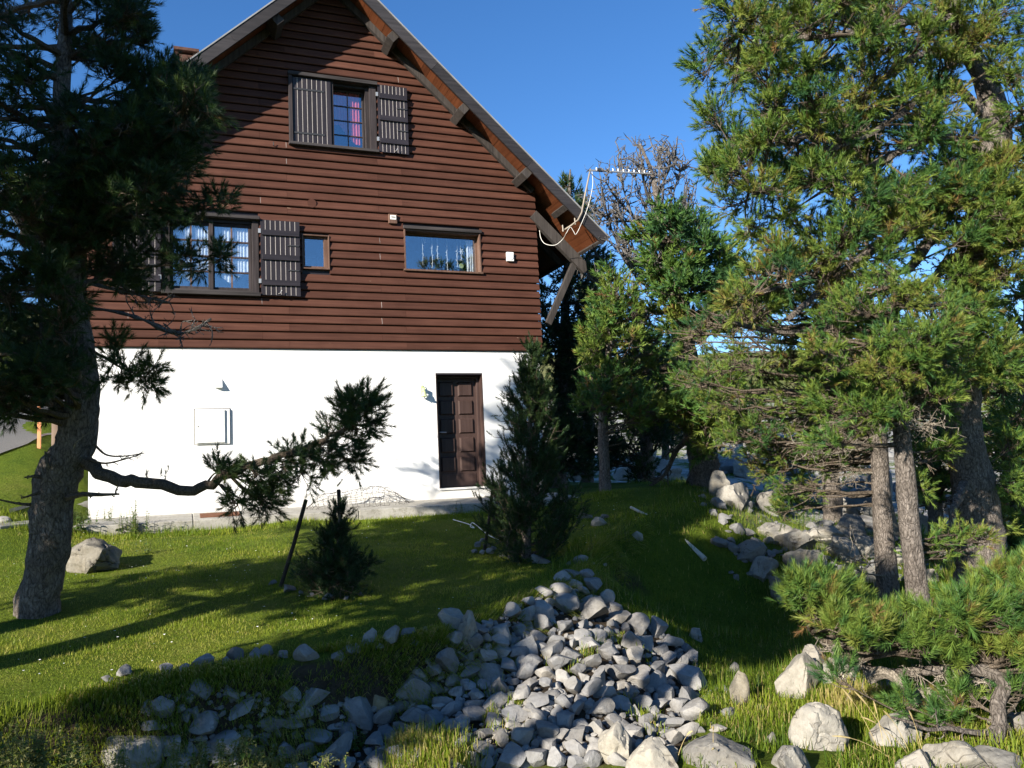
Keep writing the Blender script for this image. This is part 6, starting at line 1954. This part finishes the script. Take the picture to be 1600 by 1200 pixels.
xy = xy[(gr.rand(len(xy)) > 0.7 * sstep((patch(xy, 0.9, 11) - 0.25) / 0.4)) & (gr.rand(len(xy)) > np.exp(-(np.hypot(xy[:, 0] - t1.P[0][0], xy[:, 1] - t1.P[0][1]) / 0.55) ** 2))]
pt = patch(xy, 1.2)
ht = (0.022 + 0.016 * gr.rand(len(xy))) * (1 + 0.5 * patch(xy, 2.2, 3))
D_ = np.hypot(xy[:, 0] - CAM[0], xy[:, 1] - CAM[1])
blades('grass', 'short mown grass of the sloping lawn', xy, np.clip(ht, 0.015, 0.08), 0.46 + 0.30 * pt + 0.16 * patch(xy, 6, 9), 0.65, 0.005, dead=0.05)
# rougher grass along the apron, the lawn rim and round stones
xy = rnd_xy(-9.0, 0.6, -1.55, -1.02, 9000)
ht = 0.05 + 0.09 * gr.rand(len(xy)) * (0.6 + 0.6 * np.clip(patch(xy, 2.5, 1), -0.6, 1))
blades('tall_grass', 'longer uneven grass along the edge of the apron', xy[off(xy)], ht[off(xy)], 0.42 + 0.2 * patch(xy[off(xy)], 2), 0.45, 0.008)
t_ = gr.rand(60000) * 9.6
cum = np.r_[0, np.cumsum(np.linalg.norm(np.diff(EDGE[2:14], axis=0), axis=1))]
t_ = t_ / 9.6 * cum[-1]
ex = np.interp(t_, cum, EDGE[2:14, 0]); ey = np.interp(t_, cum, EDGE[2:14, 1])
offs = gr.uniform(-0.34, 0.12, len(ex))
g2 = np.stack([np.interp(t_ + .05, cum, EDGE[2:14, 0]) - np.interp(t_ - .05, cum, EDGE[2:14, 0]), np.interp(t_ + .05, cum, EDGE[2:14, 1]) - np.interp(t_ - .05, cum, EDGE[2:14, 1])], 1)
g2 /= np.linalg.norm(g2, axis=1)[:, None] + 1e-9
nr = np.stack([-g2[:, 1], g2[:, 0]], 1)
xy = np.stack([ex, ey], 1) + nr * offs[:, None]
cl = patch(xy, 3.0, 4)
keep = (cl + 0.5 * gr.rand(len(xy)) > 0.0) & ~((xy[:, 0] > -3.9) & (gr.rand(len(xy)) < 0.75))
xy, nr, cl, offs = xy[keep], nr[keep], cl[keep], offs[keep]
hang = np.clip(-offs * 3, 0, 1)[:, None]
o3 = np.concatenate([-nr * (0.9 + hang), -0.9 * hang], 1)
blades('grass_lip', 'yellowish long grass hanging over the rim of the lawn', xy, 0.07 + 0.10 * gr.rand(len(xy)), 0.52 + 0.2 * cl, 0.45, 0.006, out=o3, dead=0.16, seg2=True)
# left bank, ravine slope and floor, lower right
xy = rnd_xy(-10.5, -6.2, -10.2, -7.4, 60000)
d_, w_ = rim(xy[:, 0], xy[:, 1]); xy = xy[off(xy) & (d_ <= 0.0)]
blades('bank_grass', 'thick grass on the bank at the lower left', xy, 0.05 + 0.07 * gr.rand(len(xy)), 0.40 + 0.2 * patch(xy, 1.5), 0.5, 0.006)
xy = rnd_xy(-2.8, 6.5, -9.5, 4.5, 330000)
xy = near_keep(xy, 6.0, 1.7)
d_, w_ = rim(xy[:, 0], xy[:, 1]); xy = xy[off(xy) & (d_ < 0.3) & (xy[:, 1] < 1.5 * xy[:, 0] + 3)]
blades('slope_grass', 'rank grass on the shaded slope of the ravine', xy, 0.05 + 0.09 * gr.rand(len(xy)) * (1 + patch(xy, 1.5)), 0.24 + 0.22 * patch(xy, 1.2), 0.7, 0.008, dead=0.07, seg2=False)  # darker tint adds ravine shade through the blade colour
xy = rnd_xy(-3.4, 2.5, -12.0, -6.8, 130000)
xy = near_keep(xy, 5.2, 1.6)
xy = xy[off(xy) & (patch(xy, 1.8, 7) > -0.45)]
blades('meadow_grass', 'sunlit tufted grass between the boulders at the lower right', xy, (0.045 + 0.09 * gr.rand(len(xy)) ** 2) * (1 + 0.7 * np.clip(patch(xy, 2.5, 5), -0.5, 1)), 0.34 + 0.24 * patch(xy, 1.4), 0.65, 0.0055, dead=0.18, seg2=True)  # duller tint stands in for shade missing beside the gully
def tuft(label, px, py, rad, n, hmin, hmax, tint, dead, name='grass_tuft', w=0.005):
    p_ = hit(px, py)
    xy = p_[:2] + gr.randn(n, 2) * rad
    o = blades(name, label, xy, hmin + (hmax - hmin) * gr.rand(n), tint + 0 * xy[:, 0], 0.35, w, dead=dead, seg2=True)
    o['category'] = 'grass'
tuft('tall bright grass tuft with straw at the bottom edge left of the scree', 668, 1196, 0.12, 2200, 0.12, 0.26, 0.5, 0.3)
tuft('straw-coloured dry grass tuft beside the bright one at the bottom edge', 628, 1180, 0.05, 700, 0.10, 0.22, 0.7, 0.85)
tuft('reddish dry grass tuft under the dwarf pine at lower right', 1335, 1108, 0.10, 1800, 0.08, 0.2, 0.7, 0.8)
tuft('mossy green grass cushion between the dwarf pine and the smooth boulder', 1375, 1112, 0.12, 2600, 0.07, 0.14, 0.5, 0.05)
tuft('grass tuft on top of the mossy rock pillar', 1160, 1060, 0.05, 700, 0.04, 0.10, 0.55, 0.2)
tuft('dry grass tuft at the upper end of the scree', 922, 912, 0.12, 1200, 0.06, 0.16, 0.6, 0.4)
# tall seeding grass stalks
def stalk(px, py, tx, ty, seed):
    ordn = ORD[seed]
    a_ = hit(px, py); D_ = float((a_ - CAM) @ _f)
    b_ = atD(tx, ty, D_ - 0.1)
    ps = bez(a_, a_ * 0.5 + b_ * 0.5 + np.array([0, 0, 0.08]), b_, 8)
    mb = MB().tube(ps, np.linspace(0.0022, 0.0012, 8), 4, False)
    mb.tube(ps[5:], [0.004, 0.006, 0.002], 5, False)
    o = mb.build('grass_stalk', M['straw'], None, loc=a_)
    return tag(o, 'tall dry seeding grass stalk at lower right, %s from the left by its root' % ordn, 'grass', 'seeding grass stalks')
for i, (x, y, tx, ty) in enumerate(sorted([(1372, 1170, 1316, 1076), (1400, 1178, 1335, 1080), (1420, 1180, 1345, 1120), (1425, 1185, 1380, 1110), (1130, 1195, 1112, 1172), (1056, 1195, 1082, 1142), (1115, 1185, 1115, 1135), (1400, 1192, 1300, 1150), (1445, 1190, 1420, 1110), (1385, 1190, 1365, 1095)])):
    stalk(x, y, tx, ty, i)

# tiny white flowers and pebbles dotted through the lawn
xy = rnd_xy(-9.5, 0.5, -7.4, -1.2, 420)
xy = xy[off(xy) & (patch(xy, 0.8, 2) > -0.2)]
Z = ground(xy[:, 0], xy[:, 1])
V = []
for (x, y), z in zip(xy, Z):
    c_ = np.array([x, y, z + gr.uniform(0.02, 0.045)]); s_ = gr.uniform(0.006, 0.013)
    for k_ in range(3):
        a_ = gr.rand() * 6.28
        V += [c_, c_ + s_ * np.array([math.cos(a_), math.sin(a_), 0.5]), c_ + s_ * np.array([math.cos(a_ + 1.6), math.sin(a_ + 1.6), 0.5])]
tag(mk('clover_flowers', np.array(V), np.arange(len(V)).reshape(-1, 3), M['white'], None, kind='stuff'), 'tiny white clover flowers dotted over the lawn')

# weeds rooted between the stones of the scree
cs_ = np.array([hit(q_[0], q_[1])[:2] for q_ in poly_px(SC1, 26, 31) + poly_px(SC2, 16, 32)])
xy = np.concatenate([c_ + gr.randn(gr.randint(20, 90), 2) * gr.uniform(0.02, 0.06) for c_ in cs_])
blades('weeds', 'thin grass and weeds rooted between the stones of the scree', xy, 0.05 + 0.12 * gr.rand(len(xy)), 0.42 + 0.2 * patch(xy, 2), 0.55, 0.005, dead=0.2, seg2=True)
